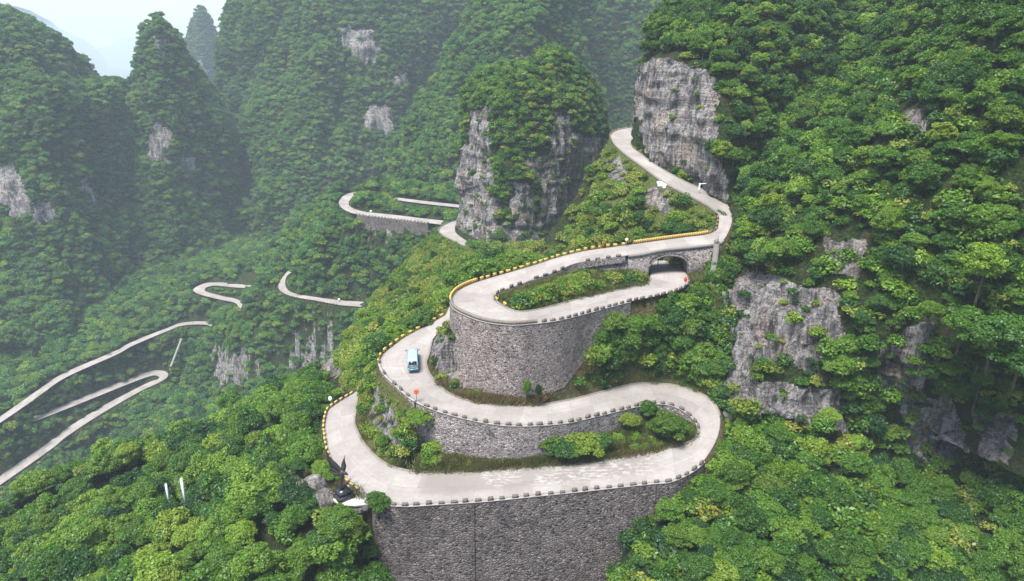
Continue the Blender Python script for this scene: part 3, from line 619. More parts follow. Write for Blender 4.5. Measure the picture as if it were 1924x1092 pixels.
loft('mount', 'hill', [(-200,[(1840,250),(1900,215),(2000,185),(2150,160),(2500,150)]),(0,[(1690,225),(1760,195),(1860,165),(2050,135),(2500,120)]),(130,[(1600,205),(1690,180),(1800,152),(2000,128),(2500,112)]),(280,[(1470,183),(1560,160),(1700,138),(1950,118),(2500,102)]),
 (420,[(1380,162),(1460,147),(1620,130),(1900,112),(2500,96)]),(480,[(1370,151),(1450,140),(1600,126),(1900,110),(2500,94)]),(540,[(1364,141),(1440,134),(1580,124),(1900,107),(2500,92)]),(610,[(1361,132),(1440,126),(1580,119),(1900,105),(2500,90)]),(670,[(1359,127),(1440,121),(1580,117),(1800,107),(2500,86)]),
 (740,[(1357,122),(1430,116),(1580,115),(1800,111),(2500,86)]),(820,[(1353,115),(1420,111.5),(1580,113),(1800,114),(2500,86)]),(900,[(1332,99.5),(1420,100),(1580,105),(1810,111),(2500,81)]),(1000,[(1258,92),(1400,90),(1580,93),(1850,98),(2500,74)]),(1100,[(1205,84),(1380,81),(1580,84),(1850,88),(2500,68)]),(1250,[(1140,76),(1360,72),(1580,74),(1850,76),(2500,60)])],
 90, 240, 420, 2.0, 18, crag=3.4, roundk=.6, seed=12, label='steep wooded mountainside with dark rock at the right')

for name, A, B in ROADS:
    c = (A+B)/2; hid = []
    for p in c[::6]:
        t = np.linspace(.35, .985, 160)[:, None]; q = p*t; q[:, 2] += .0
        hid.append(np.max(ground_z(q[:, 0], q[:, 1])-q[:, 2]))
    print('sight', name, ' '.join('%.0f' % h for h in hid))
# ------------------------------------------------------------------ road surfaces, kerbs
def ribbon(A, B, k=6, lane=None, dz=0.):
    n = len(A); L = np.r_[0, np.cumsum(np.linalg.norm(np.diff((A+B)/2, axis=0), axis=1))]
    V = np.stack([A*(1-j/(k-1))+B*(j/(k-1)) for j in range(k)], 1).reshape(-1, 3); V[:, 2] += dz
    uv = np.stack([np.tile(np.linspace(0, 1, k), n), np.repeat(L, k)], 1)
    f = grid_faces(n, k)
    a, b, c = V[f[0, 0]], V[f[0, 1]], V[f[0, 3]]
    if np.cross(b-a, c-a)[2] < 0: f = f[:, ::-1]
    return V, f, uv
def lane_of(name, A):
    return np.zeros(len(A)*6)
for name, A, B in ROADS:
    V, f, uv = ribbon(A, B, dz=0. if name in ('upper', 'bus', 'hid') else .12)
    lane = np.zeros(len(V))
    if name == 'bus':
        i = np.repeat(np.arange(len(A)), 6); u = uv[:, 0]
        lane = np.clip((i-300)/14., 0, 1)*np.clip((368-i)/3., 0, 1)*(u < .62)
    ob = obj('road', mesh('road', V, f, M['road'], True, attrs=dict(lane=lane), uv=uv)); tag(ob, kind='structure')
def strip(E, D, prof, closed=True):
    """sweeps a profile [(outward, up), ...] along the edge line E with outward directions D"""
    n, k = len(E), len(prof); V = np.zeros((n, k, 3))
    for j, (o, h) in enumerate(prof):
        V[:, j, :2] = E[:, :2]+D*np.asarray(o).reshape(-1, 1); V[:, j, 2] = E[:, 2]+h
    f = grid_faces(n, k, closed)
    L = np.r_[0, np.cumsum(np.linalg.norm(np.diff(E, axis=0), axis=1))]
    uv = np.stack([np.repeat(L, k), np.tile(np.arange(k)*.4, n)], 1)
    F_ = [tuple(q) for q in f]
    if closed: F_ += [tuple(range(k)), tuple(range((n-1)*k, n*k))[::-1]]
    V = V.reshape(-1, 3)
    # make the faces look outwards
    c = V.reshape(n, k, 3).mean(1)[0]; q = V[list(F_[0])]; nn = np.cross(q[1]-q[0], q[2]-q[0])
    if np.dot(nn, q.mean(0)-c) < 0: F_ = [t[::-1] for t in F_]
    return V, F_, uv
def kerb(E, D, i0, i1, w=.28, h=.16):
    V, f, uv = strip(E[i0:i1], D[i0:i1], [(.02, h), (.02+w, h), (.02+w, -.4), (.02, -.4)])
    tag(obj('kerb', mesh('kerb', V, f, M['kerb'])), kind='structure')
kerb(bB, -sb, 20, 262); kerb(bA, sb, 268, 480); kerb(uB, -su, 244, 330); kerb(uB, -su, 20, 96); kerb(uA, su, 14, 100, .3, .35)
pA, pB = RD['pil']; sp_ = side(pA, pB); kerb(pA, sp_, 5, 75, .4, .55)
aA, aB = RD['arm']; sa = side(aA, aB); gA, gB = RD['spur']; sg_ = side(gA, gB)

# ------------------------------------------------------------------ retaining walls
WALLQ = []        # front faces, for keeping the planting off them
def chaikin_cols(h): return max(3, int(h/1.5))
def wall(E, D, zb, mat, label, batter=.05, parapet=.0, ext=.42, name='retaining_wall', cat='stone wall', coping=True, rough=.07):
    n = len(E); zb = np.broadcast_to(np.asarray(zb, float), (n,)); k = 10
    top = E[:, 2]+.1+parapet
    V = []
    o = [.04, .04, ext]; z = [E[:, 2]-.6, top, top]
    cols = [np.c_[E[:, :2]+D*a, b] for a, b in zip(o, z)]
    for t in np.linspace(.02, 1, k):
        zz = top*(1-t)+zb*t; h = top-zz
        cols.append(np.c_[E[:, :2]+D*(ext+batter*h)[:, None], zz])
    V = np.stack(cols, 1); kk = V.shape[1]; fl = V[:, 3:].reshape(-1, 3)
    V[:, 3:] += (D[:, None, :]*(fbm(fl, 1.1, 3, 77)*rough).reshape(n, k)[..., None]).repeat(1, 2) @ np.eye(2, 3)
    VV = V.reshape(-1, 3); f = grid_faces(n, kk)
    a = VV[f[4]]; nn = np.cross(a[1]-a[0], a[2]-a[0])
    m5 = f[len(f)//2//(kk-1)*(kk-1)+5]; q = VV[m5]; nn = np.cross(q[1]-q[0], q[2]-q[0]); i = m5[0]//kk
    if np.dot(nn[:2], D[i]) < 0: f = f[:, ::-1]
    w_ = tag(obj(name, mesh(name, VV, f, M[mat])), label, cat)
    if coping:
        V2, f2, uv = strip(E, D, [(.0, .1+parapet), (ext+.09, .1+parapet), (ext+.09, -.08+parapet), (ext-.05, -.08+parapet), (ext-.05, .05+parapet), (.0, .05+parapet)])
        V2[:, 2] += .004
        obj('coping', mesh('coping', V2, f2, M['coping']), w_)
    for i in range(0, n-1, 2):
        j = min(i+2, n-1); WALLQ.append(np.array([cols[3][i], cols[3][j], cols[-1][j], cols[-1][i]]))
    return w_
blk = {}
def block_mesh(kind, d=(1.1, .42, .72), mats='merlon', top=(.9, .8)):
    if kind not in blk:
        b = MB().box((0, 0, d[2]/2), d, top=top)
        if kind == 'capped':
            b2 = MB().box((0, 0, d[2]+.04), (d[0]*.92, d[1]*.9, .08)); nf = len(b.f); b.add(b2.v, b2.f)
            blk[kind] = mesh(kind, b.v, b.f, [M[mats], M['yellow_cap']], midx=[0]*nf+[1]*6)
        else: blk[kind] = mesh(kind, b.v, b.f, M[mats])
    return blk[kind]
def along(E, D, step, o=.25):
    R_ = resample(np.c_[E, D], step); out = []
    for i in range(len(R_)):
        t = R_[min(i+1, len(R_)-1), :3]-R_[max(i-1, 0), :3]; d = R_[i, 3:5]/np.linalg.norm(R_[i, 3:5])
        u_ = t[:2]/np.linalg.norm(t[:2])*random.uniform(-.16, .16)*min(1., step/2); w_ = random.uniform(-.05, .05)
        out.append((R_[i, 0]+d[0]*(o+w_)+u_[0], R_[i, 1]+d[1]*(o+w_)+u_[1], R_[i, 2], math.atan2(t[1], t[0])))
    return out
def merlons(w_, E, D, step, z0=.1, kind='merlon', d=(1.05, .38, .62), mats='merlon', drop=0., o=.24, name='merlon'):
    me = block_mesh(kind, d, mats)
    for x, y, z, r in along(E, D, step, o):
        if random.random() < drop: continue
        obj(name, me, w_, (x, y, z+z0-.01), (random.uniform(-.03, .03), random.uniform(-.03, .03), r+random.uniform(-.04, .04)), (random.uniform(.78, 1.14), random.uniform(.9, 1.05), random.uniform(.72, 1.12)))
w1 = wall(bB[286:386], -sb[286:386], -101, 'wall_dark', 'tall dark rubble stone wall holding up the lowest road at the bottom', .05)
merlons(w1, bB[288:385], -sb[288:385], 1.93)
for i in (308, 352):                                             # expansion joints
    D = -sb[i]; pts = [(bB[i, 0]+D[0]*(.46+.05*h), bB[i, 1]+D[1]*(.46+.05*h), bB[i, 2]-h) for h in (.1, 7, 14, 21, 30)]
    obj('expansion_joint', mesh('expansion_joint', *(lambda m: (m.v, m.f))(MB().tube(pts, .07, 4)), m_simple('joint_shadow_gap', (.02, .018, .018), .95)), w1)
w2 = wall(bA[112:276], sb[112:276], z2-.6, 'wall_mid', 'grey rubble stone wall under the middle road behind the big bushes', .045)
merlons(w2, bA[118:272], sb[118:272], 1.9)
w2b = wall(bA[62:112], sb[62:112], bA[62:112, 2]-1.6, 'wall_mid', 'low grey stone edge wall round the bend beside the bus', .05, name='edge_wall', cat='low wall')
merlons(w2b, bA[64:112], sb[64:112], 2.3, drop=.15)
w3 = wall(uA[232:322], su[232:322], z3[:90]-.8, 'wall_loop', 'high curved stone wall under the upper loop of the road', .03)
PW = m_simple('streaked_parapet', (.21, .18, .145), .9, var=.5, scale=3)
V, f, uv = strip(uA[243:292], su[243:292], [(.06, .1), (.06, .78), (.40, .78), (.40, .1)]); obj('parapet', mesh('parapet', V, f, PW), w3)
merlons(w3, uA[294:346], su[294:346], 1.75)
w4 = wall(uB[166:238], -su[166:238], uB[166:238, 2]-1.4, 'wall_mid', 'low grey stone kerb wall round the bushes inside the loop', .02, name='edge_wall', cat='low wall', coping=False)
merlons(w4, uB[168:238], -su[168:238], 2.2, drop=.12, d=(1.0, .36, .62))
w5 = wall(aA[110:135] if False else aB[108:136]*0+aA[108:136], sa[108:136], aA[108:136, 2]-8, 'wall_dark', 'small dark stone wall under the far road', .05) if False else None
fa = np.arange(104, 134); Ea = aA[fa]; Da = sa[fa]
if Ea[:, 1].mean() > aB[fa, 1].mean(): Ea, Da = aB[fa], -Da
w5 = wall(Ea, Da, Ea[:, 2]-8., 'wall_dark', 'far grey stone wall under the road behind the pillar', .05)
merlons(w5, Ea, Da, 2.1)

# ------------------------------------------------------------------ the arch bridge
def bridge():
    root = obj('stone_bridge', None); tag(root, 'stone arch bridge carrying the upper road over the lower one', 'bridge')
    ix = np.arange(122, 166); fB, fA = uB[ix], uA[ix]
    fx, _, _ = proj(fB)
    t = np.clip((fx-1219)/(1299-1219), 0, 1); ins = (fx > 1219) & (fx < 1299)
    arch = np.where(ins, -48.6+4.2*np.clip(1-(2*t-1)**2, 0, 1)**.33, -52.)
    s = resample(np.c_[fB, fA, arch], .25)
    fB, fA, arch = s[:, :3], s[:, 3:6], s[:, 6]
    Db = -(fA-fB)[:, :2]; Db /= np.linalg.norm(Db, axis=1)[:, None]
    n = len(fB); V = []
    for o_, E, sg in ((.15, fB, 1), (.15, fA, -1)):
        for zz in (E[:, 2]-.18, np.minimum(arch, E[:, 2]-.5)): V.append(np.c_[E[:, :2]+Db*o_*sg, zz])
    V = np.stack([V[0], V[1], V[3], V[2]], 1)   # front top, front bottom, back bottom, back top
    f = [tuple(q) for q in grid_faces(n, 4, True)]+[(0, 1, 2, 3), tuple((n-1)*4+k for k in (3, 2, 1, 0))]
    a = V.reshape(-1, 3); q = a[list(f[0])]; nn = np.cross(q[1]-q[0], q[2]-q[0])
    if np.dot(nn[:2], Db[0]) < 0: f = [x[::-1] for x in f]
    obj('arch', mesh('arch', a, f, M['wall_mid']), root)
    V2, f2, _ = strip(fB, Db, [(-.05, .06), (.32, .06), (.32, -.55), (.17, -.55), (.17, -.02), (-.05, -.02)])
    obj('edge_beam', mesh('edge_beam', V2, f2, m_simple('grey_beam', (.21, .195, .18), .9, var=.35, scale=1.)), root)
    # ring of voussoirs standing slightly proud round the arch
    idx = np.nonzero((arch > -50))[0]
    if len(idx) > 4:
        idx = idx[1:-1]; pts = np.c_[fB[idx, :2]+Db[idx]*.22, arch[idx]+.22]
        V3 = []; 
        for p, d in zip(pts, Db[idx]):
            for o_, h in ((0, -.2), (.0, .25), (-.15, .25), (-.15, -.2)): V3.append((p[0]+d[0]*o_, p[1]+d[1]*o_, p[2]+h))
        obj('arch_ring', mesh('arch_ring', V3, grid_faces(len(pts), 4, True), M['wall_mid']), root)
    for i in range(0, n-4, 4):
        WALLQ.append(np.array([np.r_[fB[i, :2], fB[i, 2]], np.r_[fB[i+4, :2], fB[i+4, 2]], np.r_[fB[i+4, :2], fB[i+4, 2]-3.5], np.r_[fB[i, :2], fB[i, 2]-3.5]]))
bridge()

# ------------------------------------------------------------------ striped guard blocks and rails
def guard_row(E, D, step, label, group, kind, d=(1.1, .42, .78), mats='stripe', o=.3, cat='guard block', name='guard_block', drop=0.):
    me = block_mesh(kind, d, mats)
    for x, y, z, r in along(E, D, step, o):
        if random.random() < drop: continue
        ob = obj(name, me, None, (x, y, z-.03), (random.uniform(-.03, .03), random.uniform(-.03, .03), r+random.uniform(-.09, .09)), (random.uniform(.82, 1.1), 1, random.uniform(.8, 1.1)))
        tag(ob, label, cat, group)
guard_row(uA[164:222], su[164:222], 1.72, 'yellow and black striped guard block in the row along the upper road before the loop', 'striped blocks along the upper road', 'striped')
guard_row(bA[2:64], sb[2:64], 2.0, 'yellow and black striped guard block in the row on the outer bend beside the bus', 'striped blocks beside the bus', 'striped')
guard_row(uB[246:262], -su[246:262], 2.3, 'yellow and black striped guard block on the inside tip of the upper loop', 'striped blocks inside the loop', 'striped')
guard_row(uA[98:127], su[98:127], 2.4, 'brown stone guard block round the sharp bend by the bridge', 'brown blocks on the sharp bend', 'brown', (1.3, .45, .6), 'merlon_tan')
guard_row(bB[394:476], -sb[394:476], 1.75, 'brown guard block with faded yellow top along the lower left road edge', 'yellow topped blocks at the lower left bend', 'capped', (1.1, .42, .55), 'merlon_tan')
guard_row(uA[12:40], su[12:40], 2.6, 'brown stone guard block at the far end of the upper road', 'brown blocks at the far upper bend', 'brown', (1.3, .45, .6), 'merlon_tan')
guard_row(Ea*0+aB[20:48] if False else RD['spur'][0][20:60], sg_[20:60], 2.2, 'small grey block on the outer edge of the far spur road', 'grey blocks along the far spur road', 'merlon', cat='guard block')
guard_row(pA[14:70], sp_[14:70], 2.4, 'small grey block along the road at the foot of the rock pillar', 'grey blocks round the foot of the pillar', 'merlon')
def rail(E, D, label):
    V, f, uv = strip(E, D, [(.12, .0), (.16, .8), (.46, .8), (.5, .0)]); return tag(obj('striped_rail', mesh('striped_rail', V, f, M['stripe_uv'], uv=uv)), label, 'parapet')
rail(uA[222:246], su[222:246], 'curved yellow and black striped parapet round the tip of the upper loop')
rail(uA[128:161], su[128:161], 'long straight yellow and black striped parapet along the back of the bridge')

# ------------------------------------------------------------------ the minibus
PAINT = m_simple('light_blue_paint', (.30, .46, .53), .3, .0, .06, 1., .5, .6); PAINT2 = m_simple('blue_paint', (.12, .25, .32), .32, .0, .08, 1., .5, .5)
GLASS = m_simple('dark_glass', (.018, .024, .03), .08, 0, .1, 1., .6); RUB = m_simple('rubber', (.02, .02, .02), .8); CHROME = m_simple('grey_metal', (.4, .41, .42), .35, .8)
WHITE = m_simple('white_paint', (.78, .78, .76), .5, 0, .06); REDL = m_simple('red_lens', (.32, .02, .02), .25); BLK = m_simple('black_plastic', (.025, .025, .028), .6)
def minibus(loc, rz):
    L, W, H = 7.0, 2.1, 2.55
    r = obj('minibus', None, None, loc, (0, 0, rz)); tag(r, 'light blue minibus with a white roof hatch driving away round the bend', 'minibus')
    # body swept along its length (+y is forward), cross section with rounded shoulders
    def sect(y, w, z0, z1, rr):
        pts = [(-w, z0), (-w-.02, z0+.5), (-w, z0+1.0), (-w+.05, z1-rr)]
        for a in np.linspace(0, math.pi/2, 5)[1:]: pts.append((-w+.07+rr*(1-math.cos(a)), z1-rr*(1-math.sin(a))))
        pts += [(0, z1+.035)]
        pts = pts+[(-x, z) for x, z in pts[-2::-1]]
        return [(x, y, z) for x, z in pts]
    S = [sect(-L/2, W/2-.1, .42, 1.5, .05), sect(-L/2+.02, W/2-.03, .36, 1.62, .1), sect(-L/2+.16, W/2-.02, .34, H-.12, .2), sect(-L/2+.5, W/2, .34, H, .24), sect(0, W/2, .34, H+.02, .24), sect(L/2-1.3, W/2, .34, H, .26), sect(L/2-.75, W/2-.03, .34, H-.28, .3), sect(L/2-.3, W/2-.08, .34, 1.5, .2), sect(L/2-.05, W/2-.16, .36, 1.15, .2), sect(L/2, W/2-.25, .42, 1.0, .15)]
    k = len(S[0]); v = [p for s in S for p in s]; f = [tuple(q) for q in grid_faces(len(S), k)]; f += [tuple(range(k))[::-1], tuple((len(S)-1)*k+i for i in range(k))]
    f += [tuple((i*k, (i+1)*k, (i+1)*k+k-1, i*k+k-1)) for i in range(len(S)-1)]
    mi = [1 if (sum(v[i][2] for i in q)/len(q) < 1.35) else 0 for q in f]
    obj('body', mesh('body', v, f, [PAINT, PAINT2], True, midx=mi), r)
    def part(n, m, p=None): return lambda b: b.build(n, m, p or r)
    part('rear_window', GLASS)(MB().add([(-.82, -L/2+.015, 1.56), (.82, -L/2+.015, 1.56), (.76, -L/2+.14, 2.22), (-.76, -L/2+.14, 2.22), (-.82, -L/2-.03, 1.56), (.82, -L/2-.03, 1.56), (.76, -L/2+.09, 2.24), (-.76, -L/2+.09, 2.24)], [(4, 5, 6, 7), (0, 3, 2, 1), (0, 1, 5, 4), (1, 2, 6, 5), (2, 3, 7, 6), (3, 0, 4, 7)]))
    part('windscreen', GLASS)(MB().add([(-.9, L/2-.26, 1.5), (.9, L/2-.26, 1.5), (.82, L/2-.76, 2.16), (-.82, L/2-.76, 2.16), (-.9, L/2-.2, 1.53), (.9, L/2-.2, 1.53), (.82, L/2-.7, 2.19), (-.82, L/2-.7, 2.19)], [(4, 7, 6, 5), (0, 1, 2, 3), (0, 4, 5, 1), (1, 5, 6, 2), (2, 6, 7, 3), (3, 7, 4, 0)]))
    for s in (-1, 1):
        for y0, y1 in ((-2.95, -1.9), (-1.8, -.75), (-.65, .4), (.5, 1.45), (1.55, 2.25)):
            part('side_window', GLASS)(MB().box((s*(W/2+.004), (y0+y1)/2, 1.82), (.05, y1-y0, .72)))
        part('tail_light', REDL)(MB().box((s*.86, -L/2-.01, 1.0), (.2, .07, .34)))
        part('indicator_light', WHITE)(MB().box((s*.86, -L/2-.01, .74), (.2, .06, .14)))
        m = part('mirror', BLK)(MB().box((s*(W/2+.26), L/2-.85, 1.85), (.16, .1, .34)).tube([(s*(W/2-.05), L/2-.75, 2.0), (s*(W/2+.26), L/2-.85, 2.0)], .025, 6))
        part('headlight', WHITE)(MB().box((s*.68, L/2-.03, .85), (.32, .1, .2)))
        for y in (-1.9, 2.0):
            wh = part('wheel', RUB)(MB().disc((s*(W/2-.12), y, .4), .4, (1, 0, 0), .24)); part('rim', CHROME, wh)(MB().disc((s*(W/2+.005), y, .4), .22, (1, 0, 0), .03))
    part('roof_hatch', WHITE)(MB().box((0, 1.1, H+.06), (.8, .75, .12), top=(.85, .85)))
    part('rear_bumper', PAINT2)(MB().box((0, -L/2-.05, .5), (1.95, .16, .24)))
    part('number_plate', m_simple('plate_yellow', (.5, .36, .08), .5))(MB().box((0, -L/2-.035, .92), (.44, .03, .15)))
    part('rear_panel_trim', CHROME)(MB().box((0, -L/2-.02, 1.4), (1.5, .04, .06)))
    part('antenna', BLK)(MB().tube([(-.3, L/2-1.2, H), (-.35, L/2-1.2, H+.8)], .02, 5))
bp = P(776, 685, -59.95); bz = -59.9
j = kd.find(Vector((bp[0], bp[1], 0)))[1]
minibus((bp[0], bp[1], RP[j, 2]+.0), math.radians(8))

# ------------------------------------------------------------------ winged bronze statue, paving, boulders
BRONZE = m_simple('dark_bronze', (.05, .042, .042), .5, .2, .4, 1.5, .5); STONE_BLK = m_simple('black_polished_stone', (.02, .02, .024), .25, 0, .2, 2., .5)
def blade(root, pts, width, th, nrm, name='feather'):
    pts = catmull(np.array(pts, float), 12); V = []; n = len(pts); nrm = np.array(nrm, float)
    for i, p in enumerate(pts):
        t = pts[min(i+1, n-1)]-pts[max(i-1, 0)]; t /= np.linalg.norm(t); s = np.cross(t, nrm); s /= np.linalg.norm(s); q = i/(n-1)
        w_ = width*(math.sin(math.pi*min(1, q*.8+.2))**.8)*(1-q**3)+.02; h = th*(1-q*.8)
        V += [p-s*w_, p+nrm*h, p+s*w_, p-nrm*h]
    f = [tuple(q) for q in grid_faces(n, 4, True)]+[(0, 1, 2, 3), tuple((n-1)*4+k for k in (3, 2, 1, 0))]
    obj(name, mesh(name, V, f, BRONZE, True), root)
def statue():
    b = P(647, 934, -70.9); r = obj('winged_statue', None, None, (b[0], b[1], -70.95), (0, 0, math.radians(38))); tag(r, 'dark winged sculpture on a black stepped plinth beside the lowest bend', 'statue')
    MB().box((0, 0, .35), (2.9, 2.3, .7)).build('lower_plinth', STONE_BLK, r, bevel=.03)
    MB().box((-.15, .1, 1.15), (2.0, 2.0, .9)).build('plinth', STONE_BLK, r, bevel=.03)
    rz = -math.radians(38); c_, s_ = math.cos(rz), math.sin(rz)
    w = lambda x, z, y=0.: ((-.15)+x*c_-y*s_, .1+x*s_+y*c_, z)          # screen-facing frame: x to the right, z up
    MB().tube([w(-.1, 1.6), w(-.05, 2.4), w(-.1, 2.9), w(.05, 3.6), w(.2, 4.3), w(.25, 4.8), w(.3, 5.3)], [.36, .32, .26, .24, .34, .42, .2], 10).build('body', BRONZE, r)
    MB().tube([w(.05, 3.3), w(-.2, 2.7), w(-.15, 1.6)], [.2, .17, .22], 8).build('leg', BRONZE, r)
    MB().tube([w(.3, 4.9), w(.7, 4.75), w(.95, 4.55), w(1.1, 4.35)], [.28, .27, .2, .05], 9).build('head', BRONZE, r)
    nv = w(0, 0, -1.); nv = (nv[0]+.15, nv[1]-.1, 0)
    blade(r, [w(.1, 4.9), w(-.9, 6.2), w(-1.75, 7.6), w(-2.0, 9.4)], .6, .14, nv)
    blade(r, [w(.0, 4.8), w(-.9, 5.7), w(-1.6, 6.6), w(-1.95, 7.7)], .42, .1, nv)
    blade(r, [w(.0, 4.6), w(-.9, 5.1), w(-1.5, 5.6), w(-1.95, 6.4)], .36, .1, nv)
    blade(r, [w(.0, 4.5), w(-.8, 4.6), w(-1.4, 4.85), w(-1.75, 5.2)], .22, .1, nv)
    blade(r, [w(.3, 4.9, .2), w(.45, 5.8, .4), w(.5, 6.6, .5), w(.75, 7.8, .6)], .42, .1, nv)
statue()
pv = [P(*q, -71.02) for q in ((620,935),(636,918),(662,908),(690,930),(700,938),(692,946),(665,948),(640,946))]
v = [tuple(p) for p in pv]+[(p[0], p[1], p[2]-.6) for p in pv]; n = len(pv)
tag(obj('paving', mesh('paving', v, [tuple(range(n))[::-1], tuple(range(n, 2*n))]+[(i, (i+1) % n, n+(i+1) % n, n+i) for i in range(n)], m_simple('pale_paving', (.6, .57, .55), .8, var=.2, scale=1.5))), kind='structure')
ROCKM = m_rock('boulder_stone', light=(.33, .3, .27), dark=(.1, .085, .075), warm=(.36, .27, .19))
PALE = m_simple('white_limestone', (.68, .66, .63), .85, var=.25, scale=2)
def boulder(p, r, seed, label, mat=None, sq=(1, 1, .7), name='boulder', group=None):
    import bmesh
    bm = bmesh.new(); bmesh.ops.create_icosphere(bm, subdivisions=3, radius=1); V = np.array([v.co for v in bm.verts]); bm.verts.index_update(); f = np.array([[v.index for v in q.verts] for q in bm.faces]); bm.free()
    k = np.sign(V)*np.abs(V)**.75; V = k*(1+.28*fbm(V*1.4+seed*7.3, 1., 3, seed)[:, None])*np.array(sq)*r
    tag(obj(name, mesh(name, V, f, mat or ROCKM), None, tuple(p), (0, 0, seed*1.7)), label, 'boulder', group)
for (a, b, z, r_, sq), lab in zip(((566,922,-71.9,1.5,(.8,.7,1.2)),(590,912,-71.9,1.9,(1.1,.9,.9)),(601,905,-71.4,1.1,(1,1,.8)),(612,938,-71.9,1.7,(1.2,1,.8)),(575,908,-71.6,.9,(1.2,.7,.9)),(686,948,-72,1.1,(1.2,1,.7)),(665,955,-72.6,1.5,(1.6,1,.7)),(556,905,-72.2,1.0,(1,.8,1.1))),
    ('dark brown upright boulder left of the statue','broad grey boulder in the middle of the outcrop by the statue','small grey boulder nearest the green bush by the statue','flat brown boulder just left of the plinth','tan boulder at the top of the outcrop','grey boulder at the right end of the white paving','long tan boulder below the white paving','tan boulder at the left end of the outcrop')):
    boulder(P(a, b, z), r_, hash(lab) % 50 if False else len(lab), lab, sq=sq)
for i, (a, b, z, r_, lab) in enumerate(((1240,345,-34.2,1.0,'white stone slab at the upper left of the rubble heap'),(1246,349,-34.6,1.2,'largest white stone in the rubble heap below the road'),(1255,349,-34.9,.9,'white stone in the middle of the rubble heap'),(1262,346,-34.9,1.0,'rounded white stone at the right of the rubble heap'),(1249,353,-35.1,.9,'white stone at the bottom of the rubble heap'),(1275,353,-35.9,.6,'small white stone alone at the right of the rubble heap'),(1267,350,-35.3,.6,'small white stone between two larger ones in the heap'))):
    boulder(P(a, b, z), r_, i+60, lab, PALE, (1.3, .9, .6), 'white_stone', 'white stones tipped over the road edge')
for a, b, z, lab in ((697, 397, -92.6, 'tiny white stone marker by the far hairpin'), (637, 563, -140, 'tiny white marker stone on the far spur road')):
    boulder(P(a, b, z+.3), .8, 31, lab, PALE, (.8, .8, .9), 'white_stone')

# ------------------------------------------------------------------ signs, mirrors, posts
ORANGE = m_simple('orange_mirror_back', (.66, .13, .05), .45, 0, .12); RED = m_simple('red_sign', (.55, .03, .03), .45, 0, .1)
def mirror(p, h, r, nrm, mat, label, name='road_mirror', cat='road mirror', hub=True, sq=1.):
    o = obj(name, None, None, tuple(p)); tag(o, label, cat)
    MB().tube([(0, 0, -.4), (0, 0, h)], .06, 8).build('post', CHROME, o)
    d = MB().disc((0, 0, 0), r, (0, -1, 0), .1, 28, r*.8).build('disc', mat, o, loc=(0, -.12, h), rot=(nrm, 0, 0), scale=(sq, 1, 1))
    if hub: MB().disc((0, -.07, 0), r*.28, (0, -1, 0), .05, 16).build('hub', m_simple('dark_bracket', (.18, .02, .015), .5), d)
mirror(P(783, 755, -61.), 2.2, .52, -.35, ORANGE, 'round orange road mirror on a pole below the bus')
mirror(P(1286.5, 541, -48.1), 1.9, .5, -.2, RED, 'small red road mirror on a post at the mouth of the arch', hub=False, sq=.7)
mirror(P(1177, 462, -43.1), 1.5, .42, -.2, m_simple('pale_yellow_disc', (.6, .5, .3), .5), 'pale round road mirror at the end of the bridge parapet', hub=False)
mirror(P(622, 764, -74), 2.0, .55, -.3, WHITE, 'white oval road mirror above the lower left bend', hub=False, sq=.75)
g = P(1313, 364, -36.6); o = obj('barrier_post', None, None, tuple(g)); tag(o, 'white post with a long level arm beside the upper road', 'height barrier')
MB().box((0, 0, 1.3), (.28, .28, 3.0)).build('post', WHITE, o); MB().box((1.7, .5, 2.6), (3.4, .16, .18), .28).build('arm', WHITE, o)
o = obj('concrete_pillar', None, None, tuple(P(1346, 459, -41.9))); tag(o, 'short grey concrete pillar at the right end of the bridge', 'pillar')
MB().box((0, 0, .8), (.7, .6, 2.2), top=(.85, .85)).build('shaft', M['coping'], o); MB().box((0, 0, 2.0), (.5, .45, .25), top=(.4, .4)).build('cap', M['coping'], o)
for a, b, z, h, w_, lab in ((345.5, 926, -79, 3.2, .5, 'tall white marker pillar among the lower left trees'), (314, 922, -80, 1.5, .4, 'shorter white marker pillar left of the taller one')):
    o = obj('marker_pillar', None, None, tuple(P(a, b, z))); tag(o, lab, 'marker pillar')
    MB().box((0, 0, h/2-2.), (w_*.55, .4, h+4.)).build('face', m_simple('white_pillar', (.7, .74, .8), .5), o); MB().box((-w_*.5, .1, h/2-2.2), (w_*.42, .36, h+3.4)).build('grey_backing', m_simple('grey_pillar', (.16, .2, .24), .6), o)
# concrete drain chute falling beside the cliff
cl = np.array([P(1341,455,-41.9),P(1338.6,484,-43.6),P(1334,515,-46),P(1335,548,-49),P(1344,580,-52.5)]); cr = np.array([P(1352,458,-41.9),P(1348.7,487,-43.6),P(1344,517,-46),P(1347,543,-48.6),P(1357,576,-52)])
n = 30; A, B = catmull(cl, n), catmull(cr, n); A[:, 2] += .5; B[:, 2] += .5
o = obj('drain_chute', None); tag(o, 'grey concrete chute dropping from the bridge end beside the cliff', 'drain chute')
V = np.stack([A, B, B-[0, 0, 2.2], A-[0, 0, 2.2]], 1).reshape(-1, 3); obj('slab', mesh('slab', V, [tuple(q) for q in grid_faces(n, 4, True)]+[(0, 1, 2, 3), tuple((n-1)*4+k for k in (3, 2, 1, 0))], m_simple('grey_chute', (.15, .14, .122), .9, var=.3, scale=1.)), o)
r2 = np.array([P(1357,548,-48.6),P(1362,568,-51),P(1367,585,-53.5)]); A = catmull(r2, 12); B = A+np.array([.7, 0, 0])
V = np.stack([A, B, B-[0, 0, 2.], A-[0, 0, 2.]], 1).reshape(-1, 3); obj('side_wall', mesh('side_wall', V, [tuple(q) for q in grid_faces(12, 4, True)]+[(0, 1, 2, 3), (47, 46, 45, 44)], M['coping']), o)
